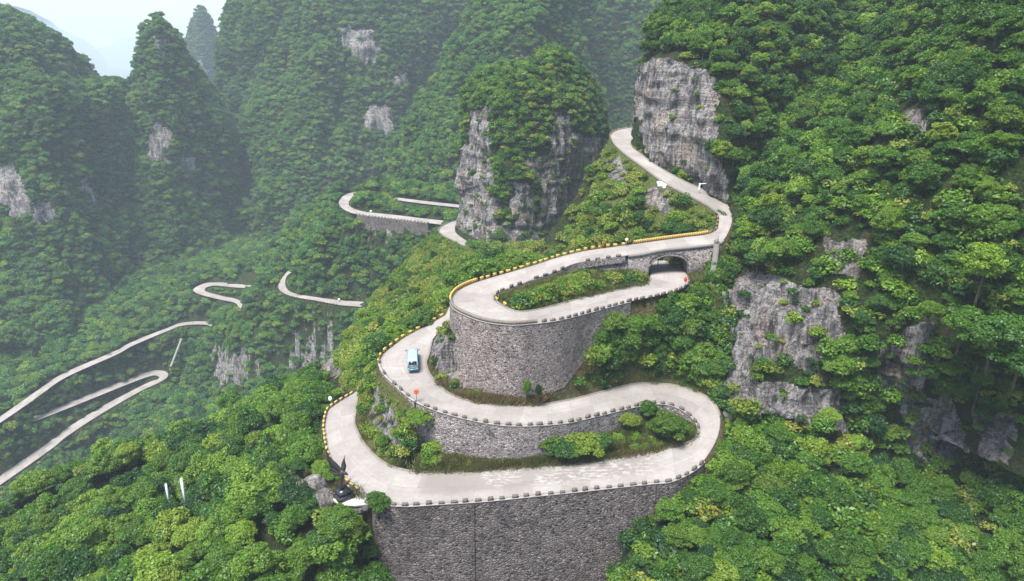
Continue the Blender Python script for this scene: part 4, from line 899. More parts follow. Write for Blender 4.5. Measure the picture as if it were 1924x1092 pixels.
# stairs in the far valley
a, b = P(341, 640, -196.5), P(322, 690, -213.5); mb = MB(); nst = 24
for i in range(nst):
    p = a+(b-a)*(i/(nst-1)); mb.box((p[0], p[1], p[2]+.9), (1.3, .9, .8), .5)
tag(mb.build('stairway', m_simple('pale_step', (.42, .4, .37), .9)), 'thin pale stairway climbing from the far hairpin road', 'stairs')
# ------------------------------------------------------------------ plants
def crown_geo(seed, clumps, per, leaf, R, H, lo=.28, flat=.62, clump=.40, shape='dome', spread=.86):
    g = np.random.default_rng(seed); Vs, C = [], []
    cs = []; ox, oy = g.normal(0, .16*R, 2)
    for i in range(clumps):
        t = (i+.5)/clumps; ph = i*2.39996+g.uniform(-.4, .4); z = 1-t*1.25+g.uniform(-.08, .08); z = np.clip(z, -.45, 1)
        rr = math.sqrt(max(0, 1-z*z)); k = g.uniform(.5, 1.0)*spread*(1.16 if g.random() < .18 else 1.)
        if g.random() < .1: continue
        cs.append((rr*math.cos(ph)*R*k+ox*z, rr*math.sin(ph)*R*k+oy*z, H*(lo+(1-lo)*(.42+.5*z*k)), R*clump*g.uniform(.5, 1.35)))
    if clumps > 8: cs += [(g.uniform(-.3, .3)*R, g.uniform(-.3, .3)*R, H*g.uniform(.45, .75), R*.4) for _ in range(clumps//5)]
    for cx, cy, cz, cr in cs:
        n = int(per*(cr/(R*clump))**1.5)+4
        d = g.normal(size=(n, 3)); d[:, 2] = np.abs(d[:, 2])*1.1-.45; d /= np.linalg.norm(d, axis=1)[:, None]
        rad = cr*g.uniform(.55, 1.08, n)**.7
        p = np.array([cx, cy, cz])+d*rad[:, None]*np.array([1, 1, flat]); p[:, 2] -= (np.hypot(p[:, 0]-cx, p[:, 1]-cy)/cr)**2*cr*.18
        nr = d*.55+np.array([0, 0, .55])+g.normal(size=(n, 3))*.42; nr /= np.linalg.norm(nr, axis=1)[:, None]
        a = np.cross(nr, g.normal(size=(n, 3))); a /= np.linalg.norm(a, axis=1)[:, None]; b = np.cross(nr, a)
        s = leaf*g.uniform(.55, 1.25, n)[:, None]
        Vs.append(np.stack([p-a*s*.62, p-b*s*.34+nr*s*.08, p+a*s*.62, p+b*s*.34+nr*s*.08], 1))
    V = np.concatenate(Vs).reshape(-1, 3); f = np.arange(len(V)).reshape(-1, 4)
    return V, f
def trunk_geo(seed, R, H, limbs=5):
    g = random.Random(seed); m = MB(); lean = (g.uniform(-.3, .3), g.uniform(-.3, .3))
    top = (lean[0], lean[1], H*.72)
    m.tube([(0, 0, -1.2), (0, 0, .3), (lean[0]*.4, lean[1]*.4, H*.36), top], [R*.075, R*.058, R*.045, R*.015], 7)
    for i in range(limbs):
        a = i*2.4+g.uniform(-.4, .4); h = H*g.uniform(.28, .5); r = R*g.uniform(.5, .8)
        m.tube([(lean[0]*.3, lean[1]*.3, h), (math.cos(a)*r*.5, math.sin(a)*r*.5, h+H*.13), (math.cos(a)*r, math.sin(a)*r, h+H*.22)], [R*.03, R*.02, R*.008], 5)
    return np.array(m.v), m.f
def plant_mesh(name, cg, mat, tg=None):
    V, f = cg
    if tg is None: return mesh(name, V, f, mat)
    V2 = np.vstack([V, tg[0]]); F2 = [tuple(q) for q in f]+[tuple(i+len(V) for i in q) for q in tg[1]]
    return mesh(name, V2, F2, [mat, M['bark']], midx=[0]*len(f)+[1]*len(tg[1]))
LEAF = ['leaf', 'leaf_dark', 'leaf_bright']
NEAR = [(plant_mesh('crown', crown_geo(100+i, (50, 58, 44, 64, 52, 38)[i], (190, 170, 200, 160, 185, 210)[i], .29, 3.1*(1, 1.1, .92, 1.15, .95, .85)[i], 7.2*(1, .95, 1.1, .92, 1.18, 1.05)[i], flat=(.6, .5, .7, .5, .62, .7)[i], clump=(.28, .26, .31, .25, .29, .33)[i]), M[LEAF[0]]),
         mesh('trunk', *trunk_geo(i, 3.1, 7.2), M['bark'])) for i in range(6)]
NEARV = {}
def near_crown(i, lf):
    if (i, lf) not in NEARV:
        me = NEAR[i][0] if lf == 'leaf' else NEAR[i][0].copy()
        me.materials[0] = M[lf]; NEARV[i, lf] = me
    return NEARV[i, lf]
PROTO = bpy.data.collections.new('plant_kinds')
PIDX = []
def proto(me): o = bpy.data.objects.new(me.name, me); PROTO.objects.link(o); PIDX.append(o.name); return len(PIDX)-1
def P_(n): return 'k%03d' % n
_k = [0]
def reg(geo, mat, tg=None):
    me = plant_mesh('k%03d' % _k[0], geo, mat, tg); _k[0] += 1; o = bpy.data.objects.new(me.name, me); PROTO.objects.link(o); return _k[0]-1
MID = [reg(crown_geo(200+i, 40, 90, .40, 3.1, 7.0, flat=(.6, .5, .7, .55)[i % 4], clump=.29), M[('leaf', 'leaf', 'leaf_dark', 'leaf_bright')[i % 4]], trunk_geo(i, 3.1, 7.0, 3)) for i in range(8)]
FAR = [reg(crown_geo(300+i, 16, 60, .72, 3.1, 6.5, flat=.65, clump=.46), M[('leaf_far', 'leaf_dark', 'leaf_far', 'leaf', 'leaf_far', 'leaf_bright')[i]]) for i in range(6)]
SHR = [reg(crown_geo(400+i, 10, 48, .34, 1.25, 1.9, lo=.05, flat=.75, clump=.48), M[('leaf_shrub', 'leaf_shrub', 'leaf', 'leaf_shrub', 'leaf_dark', 'leaf_bright')[i]]) for i in range(6)]
def grass_geo(seed):
    g = np.random.default_rng(seed); n = 90; p = g.normal(size=(n, 3))*np.array([.45, .45, 0]); a = g.uniform(0, 6.28, n); h = g.uniform(.25, .7, n); l = g.normal(size=(n, 2))*.25
    d = np.stack([np.cos(a), np.sin(a), a*0], 1)*.05; top = p+np.c_[l, h]
    V = np.stack([p-d, p+d, top+d*.3, top-d*.3], 1).reshape(-1, 3); return V, np.arange(len(V)).reshape(-1, 4)
M['grass'] = m_leaf('meadow_grass', (.05, .065, .015), (.10, .125, .03), (.17, .16, .06)); M['grass_dry'] = m_leaf('dry_grass', (.10, .075, .03), (.18, .12, .055), (.23, .18, .09))
GRS = [reg(grass_geo(500+i), M[('grass', 'grass', 'grass_dry')[i]]) for i in range(3)]

# road and wall mask in the survey frame: planting keeps the carriageway and walls clear
MW, MH = 962, 546
MD = np.full((MH, MW), -1.); MR = MD.copy()
def fill(q, buf=None):
    x, y, d = proj(q); x, y = x/2, y/2
    for t in ((0, 1, 2), (0, 2, 3)):
        X, Y, D_ = x[list(t)], y[list(t)], d[list(t)]
        x0, x1, y0, y1 = int(max(0, X.min())), int(min(MW-1, X.max()+1)), int(max(0, Y.min())), int(min(MH-1, Y.max()+1))
        if x0 >= x1 or y0 >= y1: continue
        gx, gy = np.meshgrid(np.arange(x0, x1+1), np.arange(y0, y1+1))
        dd = (Y[1]-Y[2])*(X[0]-X[2])+(X[2]-X[1])*(Y[0]-Y[2])
        if abs(dd) < 1e-9: continue
        l0 = ((Y[1]-Y[2])*(gx-X[2])+(X[2]-X[1])*(gy-Y[2]))/dd; l1 = ((Y[2]-Y[0])*(gx-X[2])+(X[0]-X[2])*(gy-Y[2]))/dd
        m = (l0 >= 0) & (l1 >= 0) & (l0+l1 <= 1)
        s = (MD if buf is None else buf)[y0:y1+1, x0:x1+1]; s[m] = np.maximum(s[m], (l0*D_[0]+l1*D_[1]+(1-l0-l1)*D_[2])[m])
ENDS = dict(pil=(14, 200), arm=(4, 999), spur=(0, 72), hair=(8, 999), loop=(4, 999), long=(6, 999))
for name, A, B in ROADS:
    if name in ('hid',): continue
    e0, e1 = ENDS.get(name, (0, 9999))
    for i in range(len(A)-1):
        if e0 <= i < e1: fill(np.array([A[i], A[i+1], B[i+1], B[i]]))
MWL = MD.copy()*0-1
for q in WALLQ: fill(q); fill(q, MWL)
for kind, V, f, N, rk in TERR:
    if kind in ('mount', 'pillar', 'cliff', 'peak', 'slope', 'massif', 'ground'):
        fr = rk[f].mean(1) > (.62 if kind != 'ground' else .7); c = V[f].mean(1); fr &= np.sum(-c*N[f[:, 0]], 1) > 0
        fr &= (RNG.random(len(f)) < 2)
        for q in V[f[fr]]: fill(q, MR)
fill(np.array([cl[0], cr[0], cr[2], cl[2]])); fill(np.array([cl[2], cr[2], cr[-1], cl[-1]])); fill(np.array([Q(1292, 458, 149.5), Q(1325, 458, 149.5), Q(1325, 520, 147), Q(1292, 520, 147)]))
def guard_quad(x0, y0, x1, y1, z):
    d = P((x0+x1)/2, y1, z)[1]; fill(np.array([Q(x0, y0, d), Q(x1, y0, d), Q(x1, y1, d), Q(x0, y1, d)]))
for q in ((618,852,674,944,-70.6), (546,896,640,946,-71.3), (640,905,704,946,-71), (306,880,358,922,-79), (774,728,796,752,-61), (1280,518,1296,540,-48.1), (614,745,630,764,-74), (1306,342,1338,366,-36.6), (1234,338,1280,357,-34.6), (1168,440,1190,462,-43)): guard_quad(*q)
# walls partly overgrown in the photograph are left open to the plants here
OPEN = [[(652,325),(748,325),(748,380),(668,392)],[(990,790),(1150,770),(1320,770),(1320,870),(1000,870)],[(1110,600),(1240,560),(1290,560),(1290,760),(1080,760)],[(660,690),(790,765),(835,880),(700,880)],[(800,600),(842,590),(900,740),(840,740)],[(1302,852),(1345,800),(1420,780),(1330,1092),(1140,1092),(1265,905)],[(640,930),(745,930),(800,1092),(640,1092)],[(970,690),(1020,690),(1020,745),(970,745)]]
OPENROAD = [[(1150,725),(1230,725),(1230,770),(1150,770)],[(1200,740),(1300,760),(1300,830),(1200,810)],[(700,735),(735,735),(740,950),(690,950)],[(0,690),(140,690),(140,790),(0,790)]]
BP = np.array([[0, 0, 1.], [0, 0, .25], [0, 0, .45]]+[[math.cos(a)*k*.95, 0, .6+.4*k*math.sin(a)] for k in (.5, 1.) for a in np.arange(8)*math.pi/4])
def blocked(p, r, h, own, tree=True):
    """does a crown of radius r and height h at p hide carriageway or wall lying behind it?"""
    pts = BP*np.array([r, 0, h])+p
    x, y, d = proj(pts); ix, iy = (x/2).astype(int), (y/2).astype(int)
    ok = (ix >= 0) & (ix < MW) & (iy >= 0) & (iy < MH)
    if not ok.any(): return False
    m = MD[iy[ok], ix[ok]]
    if tree: m = np.maximum(m, MR[iy[ok], ix[ok]])
    hit = m > d[ok]+(1.2 if p[1] < 160 else 2.)
    if hit.any():
        xx, yy = x[ok][hit], y[ok][hit]
        free = np.zeros(len(xx), bool)
        for q in OPEN: free |= in_poly(xx, yy, q)
        return bool((~free).any())
    return False
POLY = dict(
 K=[(640,735),(632,660),(690,572),(740,510),(825,420),(850,405),(870,460),(1065,462),(1100,472),(1000,495),(900,528),(845,555),(838,592),(760,640),(715,668),(672,735)],
 M=[(1035,478),(1085,370),(1128,290),(1150,244),(1345,385),(1352,440),(1180,462)],
 S=[(1105,650),(1178,575),(1290,548),(1335,470),(1368,480),(1362,770),(1260,720),(1210,715),(1085,735)],
 MED=[(935,572),(940,552),(1215,478),(1224,538),(1100,560),(985,586)],
 T=[(1000,860),(1040,800),(1170,775),(1250,760),(1310,800),(1310,825),(1240,846),(1100,866),(840,888),(750,884),(740,870),(842,868)],
 O1=[(803,640),(842,596),(870,640),(908,745),(985,765),(880,757),(806,700)],
 O2=[(668,765),(700,690),(780,752),(838,868),(760,884),(690,850)],
 ST=[(545,895),(600,890),(640,870),(700,905),(725,948),(690,965),(560,955)])
CLS = {}
def zone(kind, c):
    x, y, d = proj(c); Y = c[:, 1]; z = np.full(len(c), 'far', dtype='<U6')
    if kind == 'ground':
        near_ = Y < 190; z[near_] = 'N'
        for k in ('K', 'M', 'S', 'MED', 'T', 'O1', 'O2', 'ST'):
            lim = 300 if k in ('K', 'M') else 170
            z[in_poly(x, y, POLY[k]) & (Y < lim)] = k
    elif kind == 'mount': z[:] = 'mount'
    elif kind == 'cliff': z[:] = 'cliff'
    elif kind == 'pillar': z[:] = 'pillar'
    return z
# zone: (per m2, tree share, tree scale lo/hi, shrub scale lo/hi)
ZN = dict(far=(.14, 1., .38, 1.15, 1, 1), N=(.12, .6, .6, 1.2, .9, 1.8), K=(.36, .035, .4, .62, .6, 1.5), M=(.26, .13, .4, .7, .7, 1.7), S=(1.1, .3, .5, .95, .8, 1.8), MED=(1.2, .0, 1, 1, .65, 1.4), T=(.75, 0., 1, 1, .3, .85),
          O1=(.3, .0, 1, 1, .45, 1.1), O2=(.8, .02, .4, .6, .5, 1.3), ST=(.25, 0., 1, 1, .3, .8), mount=(.23, .33, .5, 1.1, .8, 2.0), cliff=(.17, .55, .5, .95, .8, 1.7), pillar=(.26, .2, .42, .72, .9, 2.0))
CAND = []; INST = {'forest': [], 'shrubs': [], 'grass': []}
for kind, V, f, N, rk in TERR:
    if kind == 'far': continue
    a, b, c, d = (V[f[:, i]] for i in range(4))
    cr = np.cross(c-a, d-b); area = np.linalg.norm(cr, axis=1)/2; cen = (a+b+c+d)/4; nr = N[f[:, 0]]
    x, y, dep = proj(cen)
    vis = (x > -150) & (x < (2420 if kind == 'mount' else 2080)) & (y > -190) & (y < 1290) & (cen[:, 1] > 35) & (dep > 20)
    vdir = -cen/np.linalg.norm(cen, axis=1)[:, None]
    vis &= np.sum(vdir*nr, 1) > -.28
    if kind == 'ground': vis &= cen[:, 1] < 720
    ii = np.nonzero(vis)[0]
    zn = zone(kind, cen[ii]); rkc = rk[f[ii]].mean(1)
    dens = np.array([ZN[k][0] for k in zn])
    if kind == 'spire': dens *= .5
    if kind == 'back': dens *= .8
    barek = {'mount': .3, 'cliff': .12, 'pillar': .16}.get(kind, .06)
    if kind == 'ground': barek = .5 if False else .22
    dens = dens*np.clip(1-rkc*1.25, barek, 1)
    if kind in ('slope', 'peak', 'massif', 'ridge', 'back'): dens *= np.clip(1.05+fbm(cen[ii], 26., 3, 61)*1.3, .35, 1.5)
    if kind in ('mount', 'cliff', 'pillar'):          # gaps where the rock steps through
        dens *= np.where(fbm(cen[ii], 7., 3, 21) < -.34, .35, 1.)
    cnt = RNG.poisson(area[ii]*dens)
    src = np.repeat(np.arange(len(ii)), cnt)
    u, v = RNG.random((2, len(src))); k = ii[src]
    p = (a[k]*(1-u)[:, None]+b[k]*u[:, None])*(1-v)[:, None]+(d[k]*(1-u)[:, None]+c[k]*u[:, None])*v[:, None]
    print(kind, len(p))
    zs = zn[src]; rs = rkc[src]; nn = nr[src]
    for q in range(len(p)):
        z = zs[q]; _, ts, t0, t1, s0, s1 = ZN[z]
        tree = RNG.random() < ts*(1-.85*rs[q])
        h = RNG.random()**(1.7 if z == 'far' else 1.); s = (t0+(t1-t0)*h) if tree else (s0+(s1-s0)*RNG.random()**1.4)
        if rs[q] > .4 and not tree: s *= RNG.uniform(.3, .75)
        if kind == 'ground' and p[q][1] < 170:
            bx, by, bd = proj(p[q]); jx, jy = int(bx/2), int(by/2)
            if 0 <= jx < MW and 0 <= jy < MH and 0 < MWL[jy, jx] and abs(MWL[jy, jx]-bd) < 3.4 and not (z == 'S' and bx > 1122): continue
            if 925 < bx < 1062 and 690 < by < 778 and z != 'S': continue
            if 1285 < bx < 1338 and 440 < by < 545: continue
            if z == 'N' and tree and 735 < bx < 1240 and by > 900: continue
        r, H = (3.1*s, 7.*s) if tree else (1.25*s, 1.9*s)
        pp = p[q].copy(); hn_ = nn[q].copy(); hn_[2] = 0
        pp[:2] += hn_[:2]*r*.35; pp[2] -= .25*s+(.9*s if tree and nn[q][2] < .6 else 0)
        if pp[1] < 600:
            co_, j, dist = kd.find(Vector((pp[0], pp[1], 0)))
            if dist < .75+r*((.3 if z == 'S' else .62) if tree else (.4 if z == 'S' else .75)) and pp[2] > RP[j, 2]-6. and pp[2] < RP[j, 2]+4.5:
                if tree or dist < .8: continue
                s *= .45; r *= .45; H *= .45
                if dist < .7+r*.5: continue
            own = dist
            if blocked(pp, r, H, own, tree):
                s *= .5; r *= .5; H *= .5
                if blocked(pp, r, H, own, tree): 
                    s *= .55; r *= .55; H *= .55
                    if tree: continue
                    if blocked(pp, r, H, own, tree): continue
        CAND.append((tree, z, pp, s, r, H, nn[q]))
import collections; print(collections.Counter((c[1], c[0]) for c in CAND)); print('plants', len(CAND))
# grass on the verges and the terrace
def scatter_grass(poly, n, z, kinds, s=(.7, 1.4), Y1=170):
    xs, ys = np.array(poly).T; k = 0
    while k < n:
        a, b = RNG.uniform(xs.min(), xs.max()), RNG.uniform(ys.min(), ys.max())
        if not in_poly(np.array([a]), np.array([b]), poly)[0]: continue
        k += 1; p = P(a, b, z)
        g = float(ground_z(p[0], p[1])); p = P(a, b, g); g = float(ground_z(p[0], p[1])); p = np.array([p[0], p[1], g])
        if kd.find(Vector((p[0], p[1], 0)))[2] < .55: continue
        INST['grass'].append((p, RNG.uniform(*s), kinds[RNG.integers(len(kinds))]))
scatter_grass(POLY['T'], 2600, -68.5, GRS[:2])
scatter_grass([(1000,868),(1180,850),(1270,832),(1280,836),(1180,858),(1000,878),(800,888),(760,884),(842,872)], 700, -69.5, [GRS[2], GRS[0], GRS[1]])
scatter_grass([(806,690),(860,738),(905,748),(985,758),(1090,735),(1150,722),(1180,718),(1080,740),(1000,762),(900,757),(815,712)], 900, -61.5, [GRS[1], GRS[2], GRS[2]])
scatter_grass(POLY['ST'], 700, -71.5, [GRS[0], GRS[2]])
scatter_grass(POLY['S'], 900, -56, GRS[:2])
scatter_grass(POLY['MED'], 500, -46, GRS[:2])

# ---- which trees stay single: those that show largest
trees = [c for c in CAND if c[0]]
PB = np.zeros((MH//2, MW//2), int); order = sorted(range(len(trees)), key=lambda i: -proj(trees[i][2])[2])
for i in order:
    _, z, p, s, r, H, nn = trees[i]; x, y, d = proj(p+np.array([0, 0, H*.6])); R_ = r*F/d/4; x, y = x/4, y/4
    x0, x1, y0, y1 = int(max(0, x-R_)), int(min(PB.shape[1]-1, x+R_)), int(max(0, y-R_)), int(min(PB.shape[0]-1, y+R_))
    if x0 < x1 and y0 < y1:
        gx, gy = np.meshgrid(np.arange(x0, x1+1), np.arange(y0, y1+1)); PB[y0:y1+1, x0:x1+1][(gx-x)**2+(gy-y)**2 < R_*R_] = i+1
cnt = np.bincount(PB.ravel(), minlength=len(trees)+1)[1:]
keep = set(np.argsort(-cnt)[:278].tolist())
TONE = {'leaf': 'mid green', 'leaf_dark': 'dark green', 'leaf_bright': 'bright green'}
WHERE = {'N': ('in the thicket at lower left', 'trees in the lower left thicket'), 'K': ('on the bank left of the upper loop', 'trees on the bank left of the loop'), 'M': ('between the bridge and the upper road', 'trees between bridge and upper road'), 'S': ('on the bank between upper loop and middle road', 'trees on the bank below the arch road'),
         'cliff': ('on the hill above the grey cliff', 'trees above the grey cliff'), 'pillar': ('growing on the freestanding rock pillar', 'trees on the rock pillar'), 'far': ('on the far valley slope', 'trees on the far valley slope'), 'O2': ('on the rock face left of the middle wall', 'trees left of the middle wall')}
def where(z, p):
    x, y, d = proj(p)
    if z == 'mount':
        if y > 790 and x < 1760: return ('right of the bottom wall' if x < 1380 else 'below the grey rock face at lower right' if x < 1600 else 'below the dark hollow at lower right')+(' near the frame edge' if y > 980 else ''), 'trees at lower right'
        if y > 560: return ('on the cliff edge beside the bridge chute' if x < 1450 else 'between the grey and dark rock faces' if x < 1720 else 'above the dark hollow at the right edge'), 'trees beside the dark rock at right'
        return ('above the rock face by the upper bend' if x < 1520 else 'in the middle of the right mountainside' if x < 1740 else 'on the right mountainside by the frame edge')+(' near its top' if y < 220 else ''), 'trees high on the right mountainside'
    if z == 'N':
        q = 'by the frame bottom' if y > 1010 else 'near the white marker pillars' if 230 < x < 430 and y > 850 else 'near the winged statue' if x > 480 and y > 850 else 'on the crest beside the bend' if x > 430 else 'at the left frame edge' if x < 130 else 'on the rim above the far valley'
        return 'in the left thicket '+q, WHERE['N'][1]
    if z == 'cliff': return WHERE[z][0]+(' near the frame top' if y < 60 else ' close to its drop' if x < 1330 else ''), WHERE[z][1]
    if z == 'pillar': return ('on the domed top of the rock pillar' if y < 200 else 'on the front of the rock pillar'), WHERE[z][1]
    return WHERE[z]
SIZE = lambda s: 'broad' if s > 1.05 else ('medium' if s > .78 else 'small')
def single_tree(p, s, i, lf, label, group, rz, name='broadleaf_tree', cat='tree', sq=(1, 1, 1)):
    o = obj(name, None, None, tuple(p), (RNG.normal()*.05, RNG.normal()*.05, rz), (s*sq[0], s*sq[1], s*sq[2])); tag(o, label, cat, group)
    obj('crown', near_crown(i, lf), o); obj('trunk', NEAR[i][1], o); return o
for i, c in enumerate(trees):
    _, z, p, s, r, H, nn = c
    if i in keep:
        lf = ('leaf', 'leaf', 'leaf_dark', 'leaf_bright', 'leaf')[RNG.integers(5)]
        if z in ('mount', 'cliff') and lf == 'leaf_bright' and RNG.random() < .6: lf = 'leaf'
        if z == 'N' and RNG.random() < .25: lf = 'leaf_bright'
        w_, g_ = where(z, p)
        single_tree(p, s*.98, RNG.integers(6), lf, f'{SIZE(s)} {TONE[lf]} tree {w_}', g_, RNG.uniform(0, 6.28), sq=(RNG.uniform(.82, 1.08), RNG.uniform(.82, 1.08), RNG.uniform(.8, 1.06)))
    else:
        dd = proj(p)[2]
        INST['forest'].append((p, s, MID[RNG.integers(8)] if dd < 300 else FAR[RNG.integers(6)]))
for c in CAND:
    if not c[0]:
        _, z, p, s, r, H, nn = c
        kk = [SHR[5], SHR[0], SHR[2], SHR[5], SHR[1], SHR[3]] if z == 'T' else [SHR[0], SHR[1], SHR[3], SHR[0], SHR[5], SHR[2]] if z in ('K', 'M') else SHR if z in ('MED', 'O1', 'O2', 'ST') else [SHR[2], SHR[2], SHR[4], SHR[4], SHR[0], SHR[5]]
        INST['shrubs'].append((p, s, kk[RNG.integers(6)]))
print({k: len(v) for k, v in INST.items()}, 'single', len(keep))
# ---- trees that stand apart in the photograph
def gp(a, b, z0, it=4):
    z = z0
    for _ in range(it): p = P(a, b, z); z = float(ground_z(p[0], p[1]))
    return np.array([p[0], p[1], z])
for a, b, s, i, lf, lab, sq in (
 (1030,850,.84,0,'leaf_bright','left bush of the big clump before the middle wall','s'),(1060,860,.86,1,'leaf_dark','dark middle bush of the big clump before the middle wall','s'),(1100,856,.98,3,'leaf_bright','bright tallest bush of the big clump before the middle wall','s'),(1130,850,.74,2,'leaf','right end bush of the big clump before the middle wall','s'),(1085,864,.66,4,'leaf','low front bush of the big clump before the middle wall','s'),
 (1180,808,.78,5,'leaf_bright','upright bright bush left on the grassy hairpin','s'),(1216,788,.82,2,'leaf','tall bush at the top of the grassy hairpin','s'),(1258,824,1.08,1,'leaf','round bush at the right tip of the grassy hairpin','s'),(1238,816,.66,0,'leaf_dark','dark bush behind the round one on the grassy hairpin','s'),
 (713,952,.7,2,'leaf','leafy green shrub at the left end of the bottom wall','s'),(604,893,.62,0,'leaf_bright','bright green bush behind the statue boulders','s'),(622,903,.4,3,'leaf_bright','rounded bush directly left of the statue','s'),(566,888,.6,5,'leaf','green bush left of the statue outcrop','s'),
 (785,808,.7,1,'leaf_bright','pale green bush hanging over the edge below the orange mirror','s'),(822,850,.34,4,'leaf_bright','small bright bush at the left edge of the middle wall','s'),(866,648,.3,2,'leaf','bush at the top left of the loop wall','s'),
 (988,744,.82,5,'leaf','thin sapling against the middle of the loop wall','t'),(1012,742,.7,5,'leaf_dark','thinner sapling right of the one against the loop wall','t')):
    z0 = -71.6 if a < 720 else (-69. if a < 1150 else -68.)
    p = P(a, b, z0)
    if 'sapling' in lab: p = P(a, 757, -62.2)
    if lab.startswith('pale green bush hanging'): p = P(785, 800, -64.5)
    if lab.startswith('small bright bush at'): p = P(822, 852, -66.5)
    if lab.startswith('bush at the top'): p = P(852, 640, -53.5)
    if lab.startswith('leafy green shrub'): p = P(711, 962, -72.2)
    single_tree(p+np.array([0, 0, -.9*s]), s, i, lf, lab, None, RNG.uniform(0, 6.28), 'bush' if sq == 's' else 'sapling', 'bush' if sq == 's' else 'sapling', (1., 1., .82) if sq == 's' else (.36, .36, 1.0))

for a, b, Y, s_, i_, lf, lab in ((1855,690,98,1.5,1,'leaf_dark','largest dark tree hanging over the dark hollow at right'),(1905,720,95,1.25,3,'leaf_dark','dark tree at the right frame edge above the hollow'),(1800,655,102,1.1,0,'leaf','mid green tree left above the dark hollow'),(1738,622,107,.8,5,'leaf_bright','vivid yellow-green tree on the dark rock at right'),(1560,812,112,.75,5,'leaf_bright','slim bright tree against the foot of the grey rock face'),
    (1450,505,134,.85,2,'leaf_bright','bright tree on the ledge above the grey rock face'),(1835,560,104,1.2,4,'leaf_bright','bright spreading tree high above the dark hollow')):
    single_tree(Q(a, b, Y), s_, i_, lf, lab, None, RNG.uniform(0, 6.28))
for a, b, s_, lab in ((682,384,1.15,'tree on the knob right of the far hairpin'),(700,386,.95,'lower tree at the right foot of the far hairpin knob'),(672,366,1.0,'tree at the back of the far hairpin knob')):
    p = gp(a, b, -91.5); single_tree(p, s_, 1, 'leaf', lab, None, 1.)
for a, b, z0, k in ((409,618,-190.6,2),(414,625,-191,2),(400,622,-190.5,2),(55,792,-212,2),(48,782,-211.5,2),(60,797,-212.5,2),(478,545,-168,2),(470,546,-168.5,2),(446,590,-174,2),(438,588,-174,2),(690,580,-142,2),(700,582,-142,2),(692,572,-141.5,2),(890,470,-79.2,4),(884,468,-79.4,3),(897,474,-79,4),(905,482,-79,4),(893,480,-79,3),(838,428,-94,2),(846,426,-94.2,2)):
    for _ in range(k):
        p = gp(a+RNG.normal()*4, b+RNG.normal()*2.5, z0)
        INST['forest'].append((p, RNG.uniform(.45, .75), FAR[RNG.integers(6)]))
# ---- the rest, as uncounted growth
def growth(name, items):
    n = len(items); me = bpy.data.meshes.new(name); me.vertices.add(n)
    me.vertices.foreach_set('co', np.array([i[0] for i in items], np.float32).ravel())
    s = np.array([i[1] for i in items]); sv = np.stack([s*RNG.uniform(.85, 1.18, n), s*RNG.uniform(.85, 1.18, n), s*RNG.uniform(.82, 1.22, n)], 1)
    rv = np.stack([RNG.normal(0, .08, n), RNG.normal(0, .08, n), RNG.uniform(0, 6.283, n)], 1)
    me.attributes.new('size', 'FLOAT_VECTOR', 'POINT').data.foreach_set('vector', sv.astype(np.float32).ravel())
    me.attributes.new('turn', 'FLOAT_VECTOR', 'POINT').data.foreach_set('vector', rv.astype(np.float32).ravel())
    me.attributes.new('sort', 'INT', 'POINT').data.foreach_set('value', np.array([i[2] for i in items], np.int32))
    ob = obj(name, me); g = bpy.data.node_groups.new(name, 'GeometryNodeTree')
    g.interface.new_socket('Geometry', in_out='INPUT', socket_type='NodeSocketGeometry'); g.interface.new_socket('Geometry', in_out='OUTPUT', socket_type='NodeSocketGeometry')
    gi, go = g.nodes.new('NodeGroupInput'), g.nodes.new('NodeGroupOutput'); ip = g.nodes.new('GeometryNodeInstanceOnPoints'); ci = g.nodes.new('GeometryNodeCollectionInfo')
    ci.inputs['Collection'].default_value = PROTO; ci.inputs['Separate Children'].default_value = True; ci.inputs['Reset Children'].default_value = True
    def na(nm, t): q = g.nodes.new('GeometryNodeInputNamedAttribute'); q.data_type = t; q.inputs['Name'].default_value = nm; return q.outputs['Attribute']
    L = g.links.new; L(gi.outputs[0], ip.inputs['Points']); L(ci.outputs[0], ip.inputs['Instance']); ip.inputs['Pick Instance'].default_value = True
    L(na('sort', 'INT'), ip.inputs['Instance Index']); L(na('turn', 'FLOAT_VECTOR'), ip.inputs['Rotation']); L(na('size', 'FLOAT_VECTOR'), ip.inputs['Scale']); L(ip.outputs[0], go.inputs[0])
    md = ob.modifiers.new('planting', 'NODES'); md.node_group = g; tag(ob, kind='stuff'); return ob
for k_, v_ in INST.items(): growth(k_, v_)
HAZE=.0002; HZ0=-262; HZ1=150; EXPO=1.5
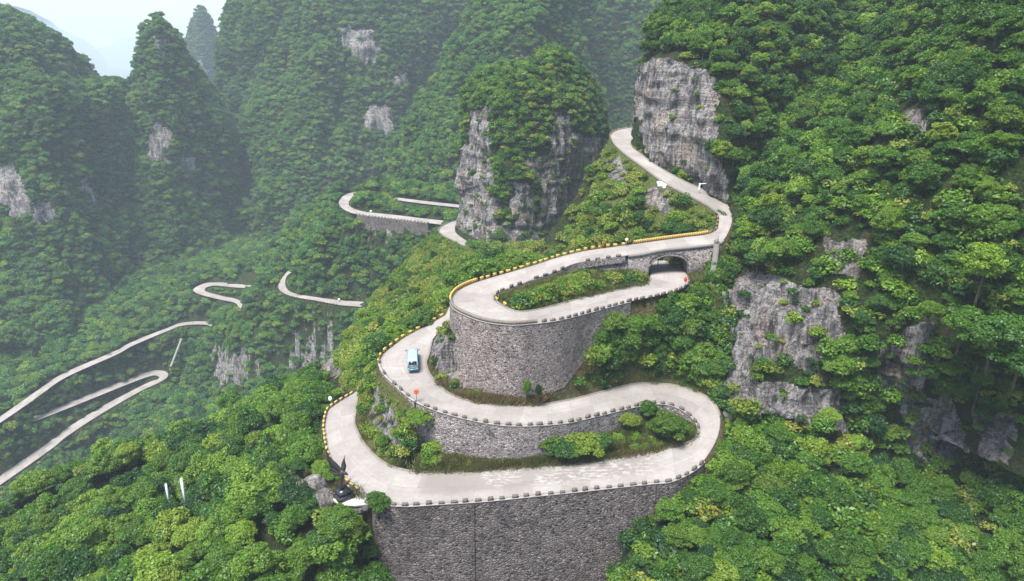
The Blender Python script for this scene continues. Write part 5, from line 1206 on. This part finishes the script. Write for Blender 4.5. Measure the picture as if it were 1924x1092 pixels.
# ------------------------------------------------------------------ camera, light, air
cam = bpy.data.cameras.new('camera'); cam.sensor_width = 36; cam.lens = F/1924*36; cam.clip_start = .5; cam.clip_end = 20000
co = obj('camera', cam); co.rotation_euler = (math.pi/2-PITCH, 0, 0); sc.camera = co
SUN_EL, SUN_AZ = math.radians(66), math.radians(-138)      # azimuth from +y towards +x
w = bpy.data.worlds.new('World'); sc.world = w; w.use_nodes = True
nt = w.node_tree; bg = nt.nodes['Background']
sky = nt.nodes.new('ShaderNodeTexSky'); sky.sky_type = 'NISHITA'; sky.sun_disc = False; sky.sun_elevation = SUN_EL; sky.sun_rotation = SUN_AZ
sky.air_density = 1.0; sky.dust_density = 1.6; sky.ozone_density = 1.
nt.links.new(sky.outputs[0], bg.inputs[0]); bg.inputs[1].default_value = .094
sun = bpy.data.lights.new('sun', 'SUN'); sun.energy = 3.0; sun.angle = math.radians(26); sun.color = (1, .965, .92)
d = Vector((math.sin(SUN_AZ)*math.cos(SUN_EL), math.cos(SUN_AZ)*math.cos(SUN_EL), math.sin(SUN_EL)))
so = obj('sun', sun); so.rotation_euler = d.to_track_quat('Z', 'Y').to_euler()
# the humid air over the valley
t = NT('humid_air'); vol = t.n('ShaderNodeVolumePrincipled'); t.set(vol, 'Color', (.78, .89, 1., 1)); t.set(vol, 'Density', HAZE); t.set(vol, 'Anisotropy', .0)
t.t.links.new(vol.outputs[0], t.out.inputs['Volume'])
if HAZE: hb = MB().box((0, 6000, (HZ0+HZ1)/2), (18200, 12800, HZ1-HZ0)).build('haze', t.m) ; tag(hb, kind='stuff')
vs = sc.view_settings; vs.view_transform = 'Standard'; vs.look = 'None'; vs.exposure = EXPO; vs.gamma = 1; vs.use_curve_mapping = False
sc.render.resolution_x = 1024; sc.render.resolution_y = 581
cy = sc.cycles; cy.max_bounces = 7; cy.diffuse_bounces = 3; cy.glossy_bounces = 2; cy.transmission_bounces = 4; cy.volume_bounces = 2; cy.transparent_max_bounces = 4
cy.use_denoising = True
try: cy.denoiser = 'OPENIMAGEDENOISE'
except Exception: pass
